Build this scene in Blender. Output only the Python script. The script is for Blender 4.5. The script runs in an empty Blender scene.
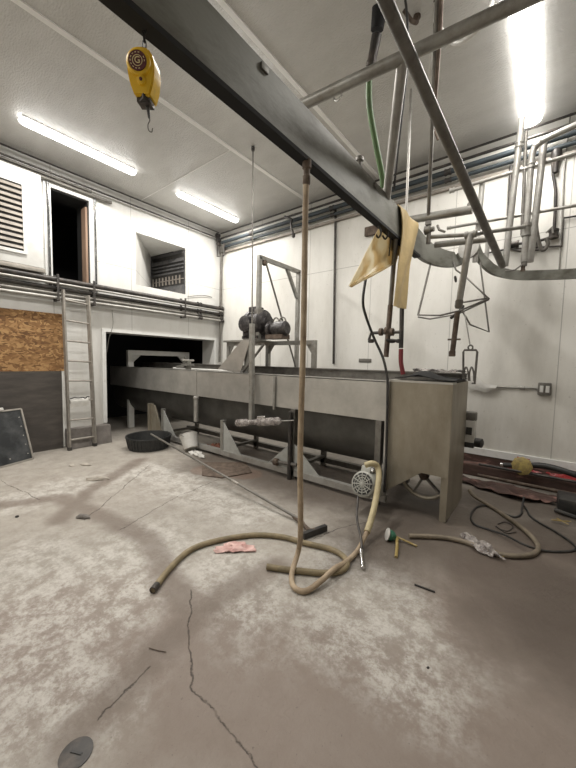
import bpy, bmesh, math, random
from mathutils import Vector, Matrix, noise
random.seed(7)
S = bpy.context.scene
COL = S.collection

# ------------------------------------------------------------------ camera
FPX = 327.24
YW, PT, RL = [math.radians(a) for a in (38.217, 4.014, 1.2136)]
CAM = Vector((0, 0, 1.45))
_fh = Vector((-math.sin(YW), math.cos(YW), 0)); _up = Vector((0, 0, 1))
FW = (math.cos(PT)*_fh - math.sin(PT)*_up).normalized()
_r0 = Vector((math.cos(YW), math.sin(YW), 0)); _u0 = _r0.cross(FW)
RT = _r0*math.cos(RL) + _u0*math.sin(RL)
UP = -_r0*math.sin(RL) + _u0*math.cos(RL)
cd = bpy.data.cameras.new('camera'); cam = bpy.data.objects.new('camera', cd); COL.objects.link(cam)
cam.matrix_world = Matrix(((RT.x, UP.x, -FW.x, CAM.x), (RT.y, UP.y, -FW.y, CAM.y), (RT.z, UP.z, -FW.z, CAM.z), (0, 0, 0, 1)))
cd.sensor_fit = 'HORIZONTAL'; cd.sensor_width = 36; cd.lens = FPX/576*36; cd.clip_start = 0.02
S.camera = cam

# ------------------------------------------------------------------ world, exposure
w = bpy.data.worlds.new('world'); S.world = w; w.use_nodes = True
w.node_tree.nodes['Background'].inputs[0].default_value = (0.6, 0.65, 0.7, 1)
w.node_tree.nodes['Background'].inputs[1].default_value = 0.02
S.view_settings.view_transform = 'Standard'; S.view_settings.look = 'None'
S.view_settings.gamma = 1; S.view_settings.use_curve_mapping = False
S.view_settings.exposure = 1.45
LAMP = 3.0        # glow of the diffusers
DOWN = 15.0       # watts of light per metre of tube thrown down by each lamp

# room measures
L, B, H, RX, FY = -5.97, 5.01, 4.3, 3.0, -3.0

# ------------------------------------------------------------------ rays: the place was surveyed from the camera
def ray(x, y): return FW + RT*((x-288)/FPX) - UP*((y-384)/FPX)
def pX(x, y, v): d = ray(x, y); return CAM + d*(v/d.x)
def pY(x, y, v): d = ray(x, y); return CAM + d*(v/d.y)
def pZ(x, y, v=0.0): d = ray(x, y); return CAM + d*((v-CAM.z)/d.z)
def pD(x, y, t): return CAM + ray(x, y)*t
def wid(px, p): return px/2*((p-CAM).dot(FW))/FPX          # radius of a thing px wide at p
V = lambda *a: Vector(a)

# ------------------------------------------------------------------ materials
def newmat(n):
    m = bpy.data.materials.new(n); m.use_nodes = True
    return m, m.node_tree, m.node_tree.nodes['Principled BSDF']
def mat(n, c, rough=.6, metal=0, c2=None, scale=6, lo=.4, hi=.65, bump=0, bscale=40, detail=6, alpha=1, trans=0, stretch=None, rvar=0, c3=None):
    m, t, b = newmat(n); N, K = t.nodes, t.links
    b.inputs['Roughness'].default_value = rough; b.inputs['Metallic'].default_value = metal
    b.inputs['Base Color'].default_value = (*c, 1)
    tc = N.new('ShaderNodeTexCoord'); src = tc.outputs['Object']
    if stretch:
        mp = N.new('ShaderNodeMapping'); mp.inputs['Scale'].default_value = stretch; K.new(src, mp.inputs[0]); src = mp.outputs[0]
    if c2:
        nz = N.new('ShaderNodeTexNoise'); nz.inputs['Scale'].default_value = scale; nz.inputs['Detail'].default_value = detail; nz.inputs['Roughness'].default_value = .65
        K.new(src, nz.inputs[0])
        r = N.new('ShaderNodeValToRGB'); r.color_ramp.elements[0].position = lo; r.color_ramp.elements[1].position = hi
        r.color_ramp.elements[0].color = (*c, 1); r.color_ramp.elements[1].color = (*c2, 1)
        if c3:
            e = r.color_ramp.elements.new((lo+hi)/2); e.color = (*c3, 1)
        K.new(nz.outputs[0], r.inputs[0]); K.new(r.outputs[0], b.inputs['Base Color'])
        if rvar:
            mr = N.new('ShaderNodeMapRange'); mr.inputs[3].default_value = rough-rvar; mr.inputs[4].default_value = rough+rvar
            K.new(nz.outputs[0], mr.inputs[0]); K.new(mr.outputs[0], b.inputs['Roughness'])
    if bump:
        n2 = N.new('ShaderNodeTexNoise'); n2.inputs['Scale'].default_value = bscale; n2.inputs['Detail'].default_value = 4; K.new(src, n2.inputs[0])
        bp = N.new('ShaderNodeBump'); bp.inputs['Strength'].default_value = bump; bp.inputs['Distance'].default_value = .01
        K.new(n2.outputs[0], bp.inputs['Height']); K.new(bp.outputs[0], b.inputs['Normal'])
    if trans: b.inputs['Transmission Weight'].default_value = trans
    if alpha < 1: b.inputs['Alpha'].default_value = alpha
    return m
def emis(n, c, s):
    m, t, b = newmat(n); b.inputs['Base Color'].default_value = (.9, .9, .9, 1)
    b.inputs['Emission Color'].default_value = (*c, 1); b.inputs['Emission Strength'].default_value = s
    return m

M = {}
M['steel'] = mat('stainless', (.52, .505, .47), .36, .6, (.37, .355, .33), 3, .35, .7, .05, 60, rvar=.1)
M['steel_dirty'] = mat('grimy_stainless', (.37, .335, .27), .42, .5, (.23, .20, .15), 3.5, .35, .7, .05, 60, stretch=(1, 1, .4))
M['trough'] = mat('trough_steel', (.095, .092, .082), .45, .5, (.04, .037, .034), 2.5, .35, .7, .06, 30)
M['dark_in'] = mat('wet_dark', (.05, .045, .04), .3, .2, (.12, .09, .08), 6, .4, .7)
M['beam'] = mat('painted_beam', (.19, .19, .165), .55, .15, (.085, .078, .058), 5, .45, .72, .12, 50, stretch=(1, .5, 1.4))
M['galv'] = mat('galvanised_pipe', (.34, .335, .31), .42, .55, (.22, .205, .18), 9, .4, .7, .08, 80)
M['galv_lt'] = mat('pale_pipe', (.40, .39, .365), .45, .4, (.27, .255, .23), 9, .4, .7, .06, 80)
M['galv_dk'] = mat('dull_pipe', (.20, .19, .17), .5, .5, (.11, .10, .09), 9, .4, .7, .08, 80)
M['black'] = mat('black_rubber', (.018, .018, .018), .5, 0, (.05, .045, .04), 12, .4, .7)
M['blackiron'] = mat('black_iron', (.045, .042, .04), .45, .4, (.12, .10, .085), 10, .45, .75, .1, 60)
M['rust'] = mat('rusty_iron', (.085, .06, .045), .75, .2, (.17, .13, .10), 14, .4, .65, .25, 80)
M['bluepipe'] = mat('blue_grey_pipe', (.045, .06, .07), .6, .1, (.03, .035, .035), 8, .4, .7)
M['red'] = mat('red_hose', (.16, .018, .022), .5)
M['wetpipe'] = mat('wet_dark_pipe', (.10, .10, .10), .22, .9, (.35, .35, .34), 14, .5, .7, .2, 30)
M['hose'] = mat('tan_hose', (.27, .215, .125), .65, 0, (.15, .12, .07), 10, .4, .7, .2, 120)
M['hose_gr'] = mat('grey_brown_hose', (.23, .19, .14), .65, 0, (.13, .105, .075), 9, .4, .7, .2, 120)
M['hose_b'] = mat('brown_hose', (.42, .33, .23), .7, 0, (.25, .185, .12), 8, .4, .68, .2, 120)
M['hose_y'] = mat('cream_hose', (.50, .43, .26), .6, 0, (.34, .28, .16), 8, .45, .7, .1, 100)
M['hose_g'] = mat('green_hose', (.085, .15, .055), .5, 0, (.06, .10, .045), 8, .4, .7)
M['yellow'] = mat('yellow_paint', (.80, .50, .025), .4, 0, (.52, .33, .03), 18, .5, .8, .03, 60)
M['maroon'] = mat('maroon_label', (.10, .02, .025), .5)
M['cream'] = mat('cream_print', (.75, .65, .35), .5)
M['whitep'] = mat('white_paint', (.68, .68, .655), .5, 0, (.56, .55, .52), 5, .45, .8)
M['frame_w'] = mat('white_frame', (.72, .72, .70), .5, 0, (.58, .57, .54), 8, .5, .8)
M['louvre'] = mat('dusty_louvre', (.30, .27, .235), .6, .1, (.20, .175, .15), 8, .4, .7)
M['dkgrey'] = mat('dark_grey_vent', (.085, .085, .09), .6, .1, (.15, .145, .14), 9, .4, .7)
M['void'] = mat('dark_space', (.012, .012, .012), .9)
M['timber'] = mat('old_timber', (.30, .20, .14), .7, 0, (.20, .125, .085), 6, .4, .7, .1, 50, stretch=(1, 1, .2))
M['alu'] = mat('aluminium', (.36, .335, .30), .45, .5, (.26, .24, .21), 10, .4, .7)
M['gusset'] = mat('pale_gusset', (.40, .405, .385), .55, .1, (.30, .30, .28), 6, .4, .7)
M['concrete'] = mat('grey_kerb', (.20, .18, .165), .9, 0, (.11, .10, .09), 7, .35, .7, .4, 40)
M['base'] = mat('stained_base', (.075, .045, .036), .8, 0, (.30, .17, .14), 7, .45, .68, .5, 22, stretch=(.6, 1, 2), c3=(.10, .055, .045))
M['chrome'] = mat('chrome', (.7, .7, .7), .18, 1)
M['plastic'] = mat('clear_plastic', (.55, .51, .48), .18, 0, (.22, .19, .18), 22, .42, .58, .9, 40, alpha=.6)
M['bag'] = mat('black_film', (.006, .006, .007), .75)
M['wplastic'] = mat('white_plastic', (.62, .61, .58), .45, 0, (.5, .48, .44), 10, .4, .7)
M['tub'] = mat('black_tub', (.022, .023, .023), .45, 0, (.06, .06, .055), 10, .5, .8)
M['motor'] = mat('grey_motor', (.36, .36, .325), .5, .1, (.22, .21, .18), 12, .5, .75, .05, 60)
M['motor_dk'] = mat('oily_motor', (.028, .025, .026), .4, .3, (.13, .12, .115), 14, .45, .75, .3, 40)
M['pink'] = mat('pink_rag', (.66, .46, .42), .9, 0, (.50, .27, .25), 14, .4, .7, .5, 60)
M['redrag'] = mat('red_cloth', (.34, .035, .035), .9, 0, (.48, .30, .30), 12, .5, .75, .4, 60)
M['green'] = mat('green_plastic', (.04, .16, .10), .4)
M['ytape'] = mat('yellow_tape', (.30, .22, .07), .5, 0, (.42, .36, .24), 30, .5, .7)
M['ycap'] = mat('yellow_lens', (.40, .31, .10), .45, 0, (.25, .19, .08), 30, .4, .6)
M['stick'] = mat('dark_stick', (.03, .027, .025), .7)
M['chip'] = mat('concrete_chip', (.44, .40, .35), .9, 0, (.30, .27, .23), 20, .4, .7, .4, 60)
M['brownrag'] = mat('brown_cloth', (.17, .07, .045), .9)
M['screen'] = mat('black_screen', (.018, .020, .022), .35, 0, (.065, .068, .07), 5, .45, .7)
M['apron'] = None

def sheet_mat():
    m, t, b = newmat('amber_plastic'); N, K = t.nodes, t.links
    tc = N.new('ShaderNodeTexCoord'); nz = N.new('ShaderNodeTexNoise'); nz.inputs['Scale'].default_value = 5; nz.inputs['Detail'].default_value = 5
    K.new(tc.outputs['Object'], nz.inputs[0]); r = N.new('ShaderNodeValToRGB')
    r.color_ramp.elements[0].position = .4; r.color_ramp.elements[0].color = (.72, .58, .33, 1)
    r.color_ramp.elements[1].position = .62; r.color_ramp.elements[1].color = (.86, .80, .64, 1)
    K.new(nz.outputs[0], r.inputs[0]); K.new(r.outputs[0], b.inputs['Base Color']); b.inputs['Roughness'].default_value = .4
    tr = N.new('ShaderNodeBsdfTranslucent'); K.new(r.outputs[0], tr.inputs[0])
    mx = N.new('ShaderNodeMixShader'); mx.inputs[0].default_value = .45
    K.new(b.outputs[0], mx.inputs[1]); K.new(tr.outputs[0], mx.inputs[2]); K.new(mx.outputs[0], N['Material Output'].inputs[0])
    return m
M['apron'] = sheet_mat()
M['strap'] = mat('amber_strap', (.52, .39, .19), .5, 0, (.38, .28, .13), 6, .4, .7, .15, 30)

def wall_mat(name, axis, c=(.70, .695, .67), c2=(.58, .565, .525), seam_off=0.0, step=1.2, grime=None):
    """white wall panels: joints every 1.2 m, one level joint, light grime"""
    m, t, b = newmat(name); N, K = t.nodes, t.links
    tc = N.new('ShaderNodeTexCoord'); sp = N.new('ShaderNodeSeparateXYZ'); K.new(tc.outputs['Object'], sp.inputs[0])
    def math_(op, a, bb=None):
        n = N.new('ShaderNodeMath'); n.operation = op
        for i, v in enumerate((a, bb)):
            if v is None: continue
            if isinstance(v, (int, float)): n.inputs[i].default_value = v
            else: K.new(v, n.inputs[i])
        return n.outputs[0]
    u = math_('ADD', sp.outputs[axis], 100+seam_off)
    fr = math_('FRACT', math_('DIVIDE', u, step))
    l1 = math_('LESS_THAN', fr, .008)
    l2 = math_('LESS_THAN', math_('ABSOLUTE', math_('SUBTRACT', sp.outputs[2], 3.04)), .005)
    ln = math_('MAXIMUM', l1, l2)
    n1 = N.new('ShaderNodeTexNoise'); n1.inputs['Scale'].default_value = 1.3; n1.inputs['Detail'].default_value = 7; n1.inputs['Roughness'].default_value = .7
    mp = N.new('ShaderNodeMapping'); mp.inputs['Scale'].default_value = (1.5, 1.5, .45); K.new(tc.outputs['Object'], mp.inputs[0]); K.new(mp.outputs[0], n1.inputs[0])
    r = N.new('ShaderNodeValToRGB'); r.color_ramp.elements[0].position = .42; r.color_ramp.elements[1].position = .75
    r.color_ramp.elements[0].color = (*c, 1); r.color_ramp.elements[1].color = (*c2, 1); K.new(n1.outputs[0], r.inputs[0])
    cur = r.outputs[0]
    # fine specks
    n2 = N.new('ShaderNodeTexNoise'); n2.inputs['Scale'].default_value = 28; n2.inputs['Detail'].default_value = 3; K.new(tc.outputs['Object'], n2.inputs[0])
    sp2 = math_('MULTIPLY', math_('GREATER_THAN', n2.outputs[0], .70), .25)
    # splash dirt near the floor
    mr = N.new('ShaderNodeMapRange'); mr.inputs[1].default_value = 1.5; mr.inputs[2].default_value = .1; mr.inputs[3].default_value = 0; mr.inputs[4].default_value = .75
    K.new(sp.outputs[2], mr.inputs[0])
    low = math_('MULTIPLY', mr.outputs[0], n1.outputs[0])
    for fac, col in ((low, (.36, .335, .29, 1)), (sp2, (.3, .27, .23, 1)), (math_('MULTIPLY', ln, .55), (.22, .21, .19, 1))):
        mx = N.new('ShaderNodeMix'); mx.data_type = 'RGBA'; K.new(fac, mx.inputs[0]); K.new(cur, mx.inputs[6]); mx.inputs[7].default_value = col; cur = mx.outputs[2]
    K.new(cur, b.inputs['Base Color']); b.inputs['Roughness'].default_value = .42
    bp = N.new('ShaderNodeBump'); bp.inputs['Strength'].default_value = .08; bp.inputs['Distance'].default_value = .01; K.new(n2.outputs[0], bp.inputs['Height']); K.new(bp.outputs[0], b.inputs['Normal'])
    return m
M['wall_l'] = wall_mat('white_wall_left', 1, seam_off=.25)
M['wall_b'] = wall_mat('white_wall_back', 0, c=(.76, .745, .70), c2=(.62, .60, .55), seam_off=.7)
M['ceil'] = mat('ceiling_panel', (.60, .59, .565), .33, .0, (.53, .52, .495), 2, .4, .7, .9, 34, stretch=(1, 2.2, 1))
M['ceil_trim'] = mat('ceiling_strip', (.86, .85, .83), .35)

def osb_mat():
    m, t, b = newmat('osb_board'); N, K = t.nodes, t.links
    tc = N.new('ShaderNodeTexCoord'); mp = N.new('ShaderNodeMapping'); mp.inputs['Scale'].default_value = (1, .8, 1.5); K.new(tc.outputs['Object'], mp.inputs[0])
    n0 = N.new('ShaderNodeTexNoise'); n0.inputs['Scale'].default_value = 7; K.new(mp.outputs[0], n0.inputs[0])
    ad = N.new('ShaderNodeMixRGB'); ad.blend_type = 'ADD'; ad.inputs[0].default_value = .25; K.new(mp.outputs[0], ad.inputs[1]); K.new(n0.outputs[1], ad.inputs[2])
    v = N.new('ShaderNodeTexVoronoi'); v.inputs['Scale'].default_value = 24; K.new(ad.outputs[0], v.inputs[0])
    sx = N.new('ShaderNodeSeparateColor'); K.new(v.outputs['Color'], sx.inputs[0])
    r = N.new('ShaderNodeValToRGB'); cr = r.color_ramp
    cr.elements[0].color = (.12, .055, .018, 1); cr.elements[1].color = (.42, .25, .105, 1); cr.elements[1].position = .95
    e = cr.elements.new(.5); e.color = (.26, .135, .05, 1)
    K.new(sx.outputs[0], r.inputs[0]); K.new(r.outputs[0], b.inputs['Base Color']); b.inputs['Roughness'].default_value = .75
    return m
M['osb'] = osb_mat()
M['ply'] = mat('black_ply', (.055, .048, .043), .6, 0, (.095, .083, .072), 4, .4, .7, .1, 30, stretch=(1, .6, 3))

def floor_mat():
    m, t, b = newmat('worn_concrete'); N, K = t.nodes, t.links
    tc = N.new('ShaderNodeTexCoord'); obj = tc.outputs['Object']
    def noise_(sc, det=5, ro=.6, off=0):
        mp = N.new('ShaderNodeMapping'); mp.inputs['Location'].default_value = (off, off*1.7, 0); K.new(obj, mp.inputs[0])
        n = N.new('ShaderNodeTexNoise'); n.inputs['Scale'].default_value = sc; n.inputs['Detail'].default_value = det; n.inputs['Roughness'].default_value = ro
        K.new(mp.outputs[0], n.inputs[0]); return n
    def math_(op, a, bb=None, cl=False):
        n = N.new('ShaderNodeMath'); n.operation = op; n.use_clamp = cl
        for i, v in enumerate((a, bb)):
            if v is None: continue
            if isinstance(v, (int, float)): n.inputs[i].default_value = v
            else: K.new(v, n.inputs[i])
        return n.outputs[0]
    def mapr(v, a, bb, c=0., d=1.):
        n = N.new('ShaderNodeMapRange'); n.interpolation_type = 'SMOOTHSTEP'
        n.inputs[1].default_value = a; n.inputs[2].default_value = bb; n.inputs[3].default_value = c; n.inputs[4].default_value = d
        K.new(v, n.inputs[0]); return n.outputs[0]
    def mix(f, a, c):
        mx = N.new('ShaderNodeMix'); mx.data_type = 'RGBA'; K.new(f, mx.inputs[0]); K.new(a, mx.inputs[6])
        if isinstance(c, tuple): mx.inputs[7].default_value = (*c, 1)
        else: K.new(c, mx.inputs[7])
        return mx.outputs[2]
    # wobbled position
    def wobble(sc, amp, off):
        nw = noise_(sc, 5, .65, off); s = N.new('ShaderNodeVectorMath'); s.operation = 'SUBTRACT'; K.new(nw.outputs[1], s.inputs[0]); s.inputs[1].default_value = (.5, .5, .5)
        s2 = N.new('ShaderNodeVectorMath'); s2.operation = 'MULTIPLY'; K.new(s.outputs[0], s2.inputs[0]); s2.inputs[1].default_value = (amp, amp, 0)
        a = N.new('ShaderNodeVectorMath'); a.operation = 'ADD'; K.new(obj, a.inputs[0]); K.new(s2.outputs[0], a.inputs[1]); return a.outputs[0]
    wc = wobble(6, .10, 3); wp = wobble(2.2, .7, 9)
    # distance to a polyline
    g = bpy.data.node_groups.new('segdist', 'ShaderNodeTree')
    for nm in ('P', 'A', 'D'): g.interface.new_socket(nm, in_out='INPUT', socket_type='NodeSocketVector')
    g.interface.new_socket('d', in_out='OUTPUT', socket_type='NodeSocketFloat')
    gi = g.nodes.new('NodeGroupInput'); go = g.nodes.new('NodeGroupOutput'); GK = g.links
    def vm(op, *ins):
        n = g.nodes.new('ShaderNodeVectorMath'); n.operation = op
        for i, v in enumerate(ins): GK.new(v, n.inputs[i])
        return n
    pa = vm('SUBTRACT', gi.outputs[0], gi.outputs[1]).outputs[0]
    d1 = vm('DOT_PRODUCT', pa, gi.outputs[2]).outputs[1]; d2 = vm('DOT_PRODUCT', gi.outputs[2], gi.outputs[2]).outputs[1]
    dv = g.nodes.new('ShaderNodeMath'); dv.operation = 'DIVIDE'; dv.use_clamp = True; GK.new(d1, dv.inputs[0]); GK.new(d2, dv.inputs[1])
    sc = g.nodes.new('ShaderNodeVectorMath'); sc.operation = 'SCALE'; GK.new(gi.outputs[2], sc.inputs[0]); GK.new(dv.outputs[0], sc.inputs[3])
    df = vm('SUBTRACT', pa, sc.outputs[0]).outputs[0]; ln = vm('LENGTH', df).outputs[1]; GK.new(ln, go.inputs[0])
    def dist(src, pls):
        cur = None
        for pl in pls:
            q = [pZ(*p) for p in pl]
            if len(q) == 1: q.append(q[0]+V(.02, 0, 0))
            for a, c in zip(q, q[1:]):
                n = N.new('ShaderNodeGroup'); n.node_tree = g; K.new(src, n.inputs[0]); n.inputs[1].default_value = (a.x, a.y, 0); n.inputs[2].default_value = tuple((c-a).xy.to_3d())
                cur = n.outputs[0] if cur is None else math_('MINIMUM', cur, n.outputs[0])
        return cur
    fine = noise_(34, 6, .7); mid = noise_(7, 9, .78, 5); big = noise_(1.1, 4, .6, 2)
    r = N.new('ShaderNodeValToRGB'); cr = r.color_ramp; cr.elements[0].position = .3; cr.elements[1].position = .72
    cr.elements[0].color = (.27, .24, .205, 1); cr.elements[1].color = (.44, .41, .365, 1); K.new(mid.outputs[0], r.inputs[0])
    col = r.outputs[0]
    # brown worn surface: foreground and right
    br = dist(wp, [[(250, 700), (180, 650)], [(30, 640), (100, 650)], [(480, 620), (560, 560), (575, 700)], [(300, 760), (560, 768)], [(330, 690), (420, 740)]])
    col = mix(mapr(br, .75, .15, 0, .8), col, (.205, .158, .130))
    # whitish salt bloom / scaling with ragged edges
    wh = dist(wp, [[(30, 560), (60, 700)], [(120, 600), (150, 570)], [(250, 600), (230, 570)], [(330, 620), (400, 650)], [(20, 500), (150, 470), (250, 510)], [(160, 540), (100, 560)], [(350, 560), (380, 590)]])
    m1 = math_('MULTIPLY', mapr(wh, .5, .1, 0, 1), mapr(mid.outputs[0], .42, .58, .1, 1))
    m1 = math_('MULTIPLY', m1, mapr(fine.outputs[0], .36, .56, .35, 1))
    col = mix(math_('MULTIPLY', m1, .75), col, (.58, .56, .52))
    # damp runs
    dr = dist(wc, [[(0, 505), (60, 498), (110, 520), (150, 540), (170, 580), (193, 615), (230, 590), (275, 565)], [(60, 520), (90, 490), (140, 460)], [(190, 620), (130, 680), (70, 740)]])
    col = mix(mapr(dr, .16, .03, 0, .75), col, (.165, .130, .105))
    dk = dist(wp, [[(540, 620), (575, 600)], [(385, 545), (420, 520), (440, 545)], [(470, 520), (576, 545)], [(480, 500), (576, 515)], [(470, 560), (576, 600)], [(215, 462), (330, 492), (430, 515)], [(225, 450), (330, 474), (420, 500)]])  # dark dirt; the last two lines paint the tank's shade on the floor
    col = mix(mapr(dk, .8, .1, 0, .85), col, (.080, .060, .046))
    gr = dist(wc, [[(205, 470), (248, 474)]])
    col = mix(mapr(gr, .2, .17, 0, .55), col, (.17, .11, .08))
    # specks and splashes
    s1 = noise_(60, 3, .6, 1); col = mix(mapr(s1.outputs[0], .66, .72, 0, .5), col, (.09, .075, .06))
    s2 = noise_(16, 4, .7, 7); col = mix(mapr(s2.outputs[0], .68, .74, 0, .6), col, (.13, .10, .08))
    # cracks
    ck = dist(wc, [[(190, 590), (189, 640), (192, 690), (215, 715), (240, 745), (262, 775)], [(240, 470), (170, 500), (120, 530)], [(430, 535), (470, 540)], [(310, 540), (335, 530), (365, 522)], [(100, 720), (125, 690), (150, 665)], [(150, 465), (120, 490), (85, 520)], [(0, 480), (40, 500)]])
    col = mix(math_('MULTIPLY', mapr(ck, .0055, .001, 0, .9), mapr(s2.outputs[0], .35, .5, .25, 1)), col, (.05, .04, .033))
    K.new(col, b.inputs['Base Color'])
    K.new(mapr(big.outputs[0], .35, .65, .42, .7), b.inputs['Roughness'])
    hs = math_('ADD', math_('MULTIPLY', mid.outputs[0], 1.0), math_('MULTIPLY', fine.outputs[0], .35))
    hs = math_('SUBTRACT', hs, mapr(ck, .006, .001, 0, .5))
    bp = N.new('ShaderNodeBump'); bp.inputs['Strength'].default_value = .55; bp.inputs['Distance'].default_value = .02
    K.new(hs, bp.inputs['Height']); K.new(bp.outputs[0], b.inputs['Normal'])
    return m
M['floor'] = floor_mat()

# ------------------------------------------------------------------ mesh helpers
class MB:
    def __init__(s): s.bm = bmesh.new()
    def _f(s, vs):
        try: return s.bm.faces.new(vs)
        except ValueError: return None
    def box(s, a, b, bev=0):
        """axis-aligned box from corner a to corner b"""
        return s.obox(V(*[(a[i]+b[i])/2 for i in range(3)]), V(*[abs(b[i]-a[i]) for i in range(3)]), None, bev)
    def obox(s, c, size, rot=None, bev=0):
        r = bmesh.ops.create_cube(s.bm, size=1); vs = r['verts']
        m = Matrix.Translation(Vector(c)) @ ((rot.to_4x4() if rot else Matrix.Identity(4))) @ Matrix.Diagonal((*size, 1))
        bmesh.ops.transform(s.bm, matrix=m, verts=vs)
        if bev:
            es = list({e for v in vs for e in v.link_edges}); bmesh.ops.bevel(s.bm, geom=es, offset=bev, segments=2, affect='EDGES', profile=.6)
        return s
    def bar(s, p, q, wx, wz, up=V(0, 0, 1)):
        """rectangular bar from p to q"""
        p, q = Vector(p), Vector(q); d = (q-p); x = d.normalized()
        y = up.cross(x)
        if y.length < 1e-3: y = V(0, 1, 0).cross(x)
        y.normalize(); z = x.cross(y)
        return s.obox((p+q)/2, V(d.length, wx, wz), Matrix((x, y, z)).transposed())
    def tube(s, pts, r, n=10, cap=True, smooth=0):
        pts = [Vector(p) for p in pts]
        if smooth: pts = spline(pts, smooth)
        rs = r if isinstance(r, (list, tuple)) else [r]*len(pts)
        if len(rs) != len(pts):
            rs = [rs[0]+(rs[-1]-rs[0])*i/(len(pts)-1) for i in range(len(pts))]
        rings = []; prev = None
        for i, p in enumerate(pts):
            t = (pts[min(i+1, len(pts)-1)]-pts[max(i-1, 0)]).normalized()
            if prev is None:
                a = V(0, 0, 1) if abs(t.z) < .9 else V(1, 0, 0)
                u = t.cross(a).normalized()
            else:
                u = (prev - t*prev.dot(t)).normalized()
            prev = u; v = t.cross(u)
            rings.append([s.bm.verts.new(p+(u*math.cos(2*math.pi*k/n)+v*math.sin(2*math.pi*k/n))*rs[i]) for k in range(n)])
        for a, b in zip(rings, rings[1:]):
            for k in range(n): s._f([a[k], a[(k+1) % n], b[(k+1) % n], b[k]])
        if cap: s._f(rings[0][::-1]); s._f(rings[-1])
        return s
    def lathe(s, o, ax, prof, n=20):
        """profile [(radius, distance along axis)]"""
        o = Vector(o); ax = Vector(ax).normalized(); a = V(0, 0, 1) if abs(ax.z) < .9 else V(1, 0, 0)
        u = ax.cross(a).normalized(); v = ax.cross(u); rings = []
        for r, h in prof:
            if r < 1e-5: rings.append([s.bm.verts.new(o+ax*h)])
            else: rings.append([s.bm.verts.new(o+ax*h+(u*math.cos(2*math.pi*k/n)+v*math.sin(2*math.pi*k/n))*r) for k in range(n)])
        for a, b in zip(rings, rings[1:]):
            for k in range(n):
                k2 = (k+1) % n
                if len(a) == 1 and len(b) == 1: continue
                if len(a) == 1: s._f([a[0], b[k2], b[k]])
                elif len(b) == 1: s._f([a[k], a[k2], b[0]])
                else: s._f([a[k], a[k2], b[k2], b[k]])
        if len(rings[0]) > 1: s._f(rings[0][::-1])
        if len(rings[-1]) > 1: s._f(rings[-1])
        return s
    def prism(s, poly, ext):
        poly = [Vector(p) for p in poly]; ext = Vector(ext)
        a = [s.bm.verts.new(p) for p in poly]; b = [s.bm.verts.new(p+ext) for p in poly]; n = len(a)
        s._f(a[::-1]); s._f(b)
        for k in range(n): s._f([a[k], a[(k+1) % n], b[(k+1) % n], b[k]])
        return s
    def grid(s, rows, th=.004):
        """rows of points -> sheet with thickness"""
        vs = [[s.bm.verts.new(Vector(p)) for p in r] for r in rows]; fs = []
        for a, b in zip(vs, vs[1:]):
            for k in range(len(a)-1):
                f = s._f([a[k], a[k+1], b[k+1], b[k]])
                if f: fs.append(f)
        bmesh.ops.recalc_face_normals(s.bm, faces=fs)
        if th: bmesh.ops.solidify(s.bm, geom=fs, thickness=th)
        return s

def spline(p, n):
    out = []; P = [p[0]*2-p[1]]+list(p)+[p[-1]*2-p[-2]]
    for i in range(1, len(P)-2):
        for k in range(n):
            t = k/n; a, b, c, d = P[i-1], P[i], P[i+1], P[i+2]
            out.append(.5*((2*b)+(c-a)*t+(2*a-5*b+4*c-d)*t*t+(3*b-a-3*c+d)*t**3))
    out.append(Vector(p[-1])); return out

def rootloc(o):
    l = V(0, 0, 0)
    while o is not None: l = l+o.location; o = o.parent
    return l
def build(mb, name, m, parent=None, label=None, cat=None, group=None, kind=None, smooth=True, flat=False):
    bm = mb.bm
    bmesh.ops.recalc_face_normals(bm, faces=bm.faces[:])
    if parent is not None: org = rootloc(parent)
    elif kind == 'structure': org = V(0, 0, 0)
    else:
        xs = [v.co for v in bm.verts]; org = V(sum(v.x for v in xs)/len(xs), sum(v.y for v in xs)/len(xs), min(v.z for v in xs))
    # materials use object space: keep pattern at world scale
    bmesh.ops.translate(bm, vec=-org, verts=bm.verts[:])
    me = bpy.data.meshes.new(name); bm.to_mesh(me); bm.free()
    if smooth:
        for p in me.polygons: p.use_smooth = True
        try: me.set_sharp_from_angle(angle=math.radians(38))
        except Exception: pass
    o = bpy.data.objects.new(name, me); COL.objects.link(o)
    if parent is not None: o.parent = parent
    else: o.location = org
    me.materials.append(M[m] if isinstance(m, str) else m)
    if label: o['label'] = label
    if cat: o['category'] = cat
    if group: o['group'] = group
    if kind: o['kind'] = kind
    return o
def thing(name, loc, label, cat, group=None):
    o = bpy.data.objects.new(name, None); COL.objects.link(o); o.empty_display_size = .1
    o.location = Vector(loc); o['label'] = label; o['category'] = cat
    if group: o['group'] = group
    return o
def struct(mb, name, m, parent=None, **k):
    return build(mb, name, m, parent, kind=None if parent is not None else 'structure', **k)
def one(name, m, label, cat, group=None):
    """decorator-ish: returns a function that builds a single-mesh thing"""
    mb = MB()
    def done(): return build(mb, name, m, None, label, cat, group)
    return mb, done
def text_part(txt, size, mtx, m, parent, name='lettering', th=.001):
    cu = bpy.data.curves.new('txt', 'FONT'); cu.body = txt; cu.size = size; cu.extrude = th; cu.align_x = 'CENTER'; cu.align_y = 'CENTER'
    t = bpy.data.objects.new('txt', cu); me = bpy.data.meshes.new_from_object(t)
    bpy.data.objects.remove(t); bpy.data.curves.remove(cu)
    me.transform(mtx); me.name = name
    o = bpy.data.objects.new(name, me); COL.objects.link(o); o.parent = parent; me.materials.append(M[m]); return o

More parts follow.
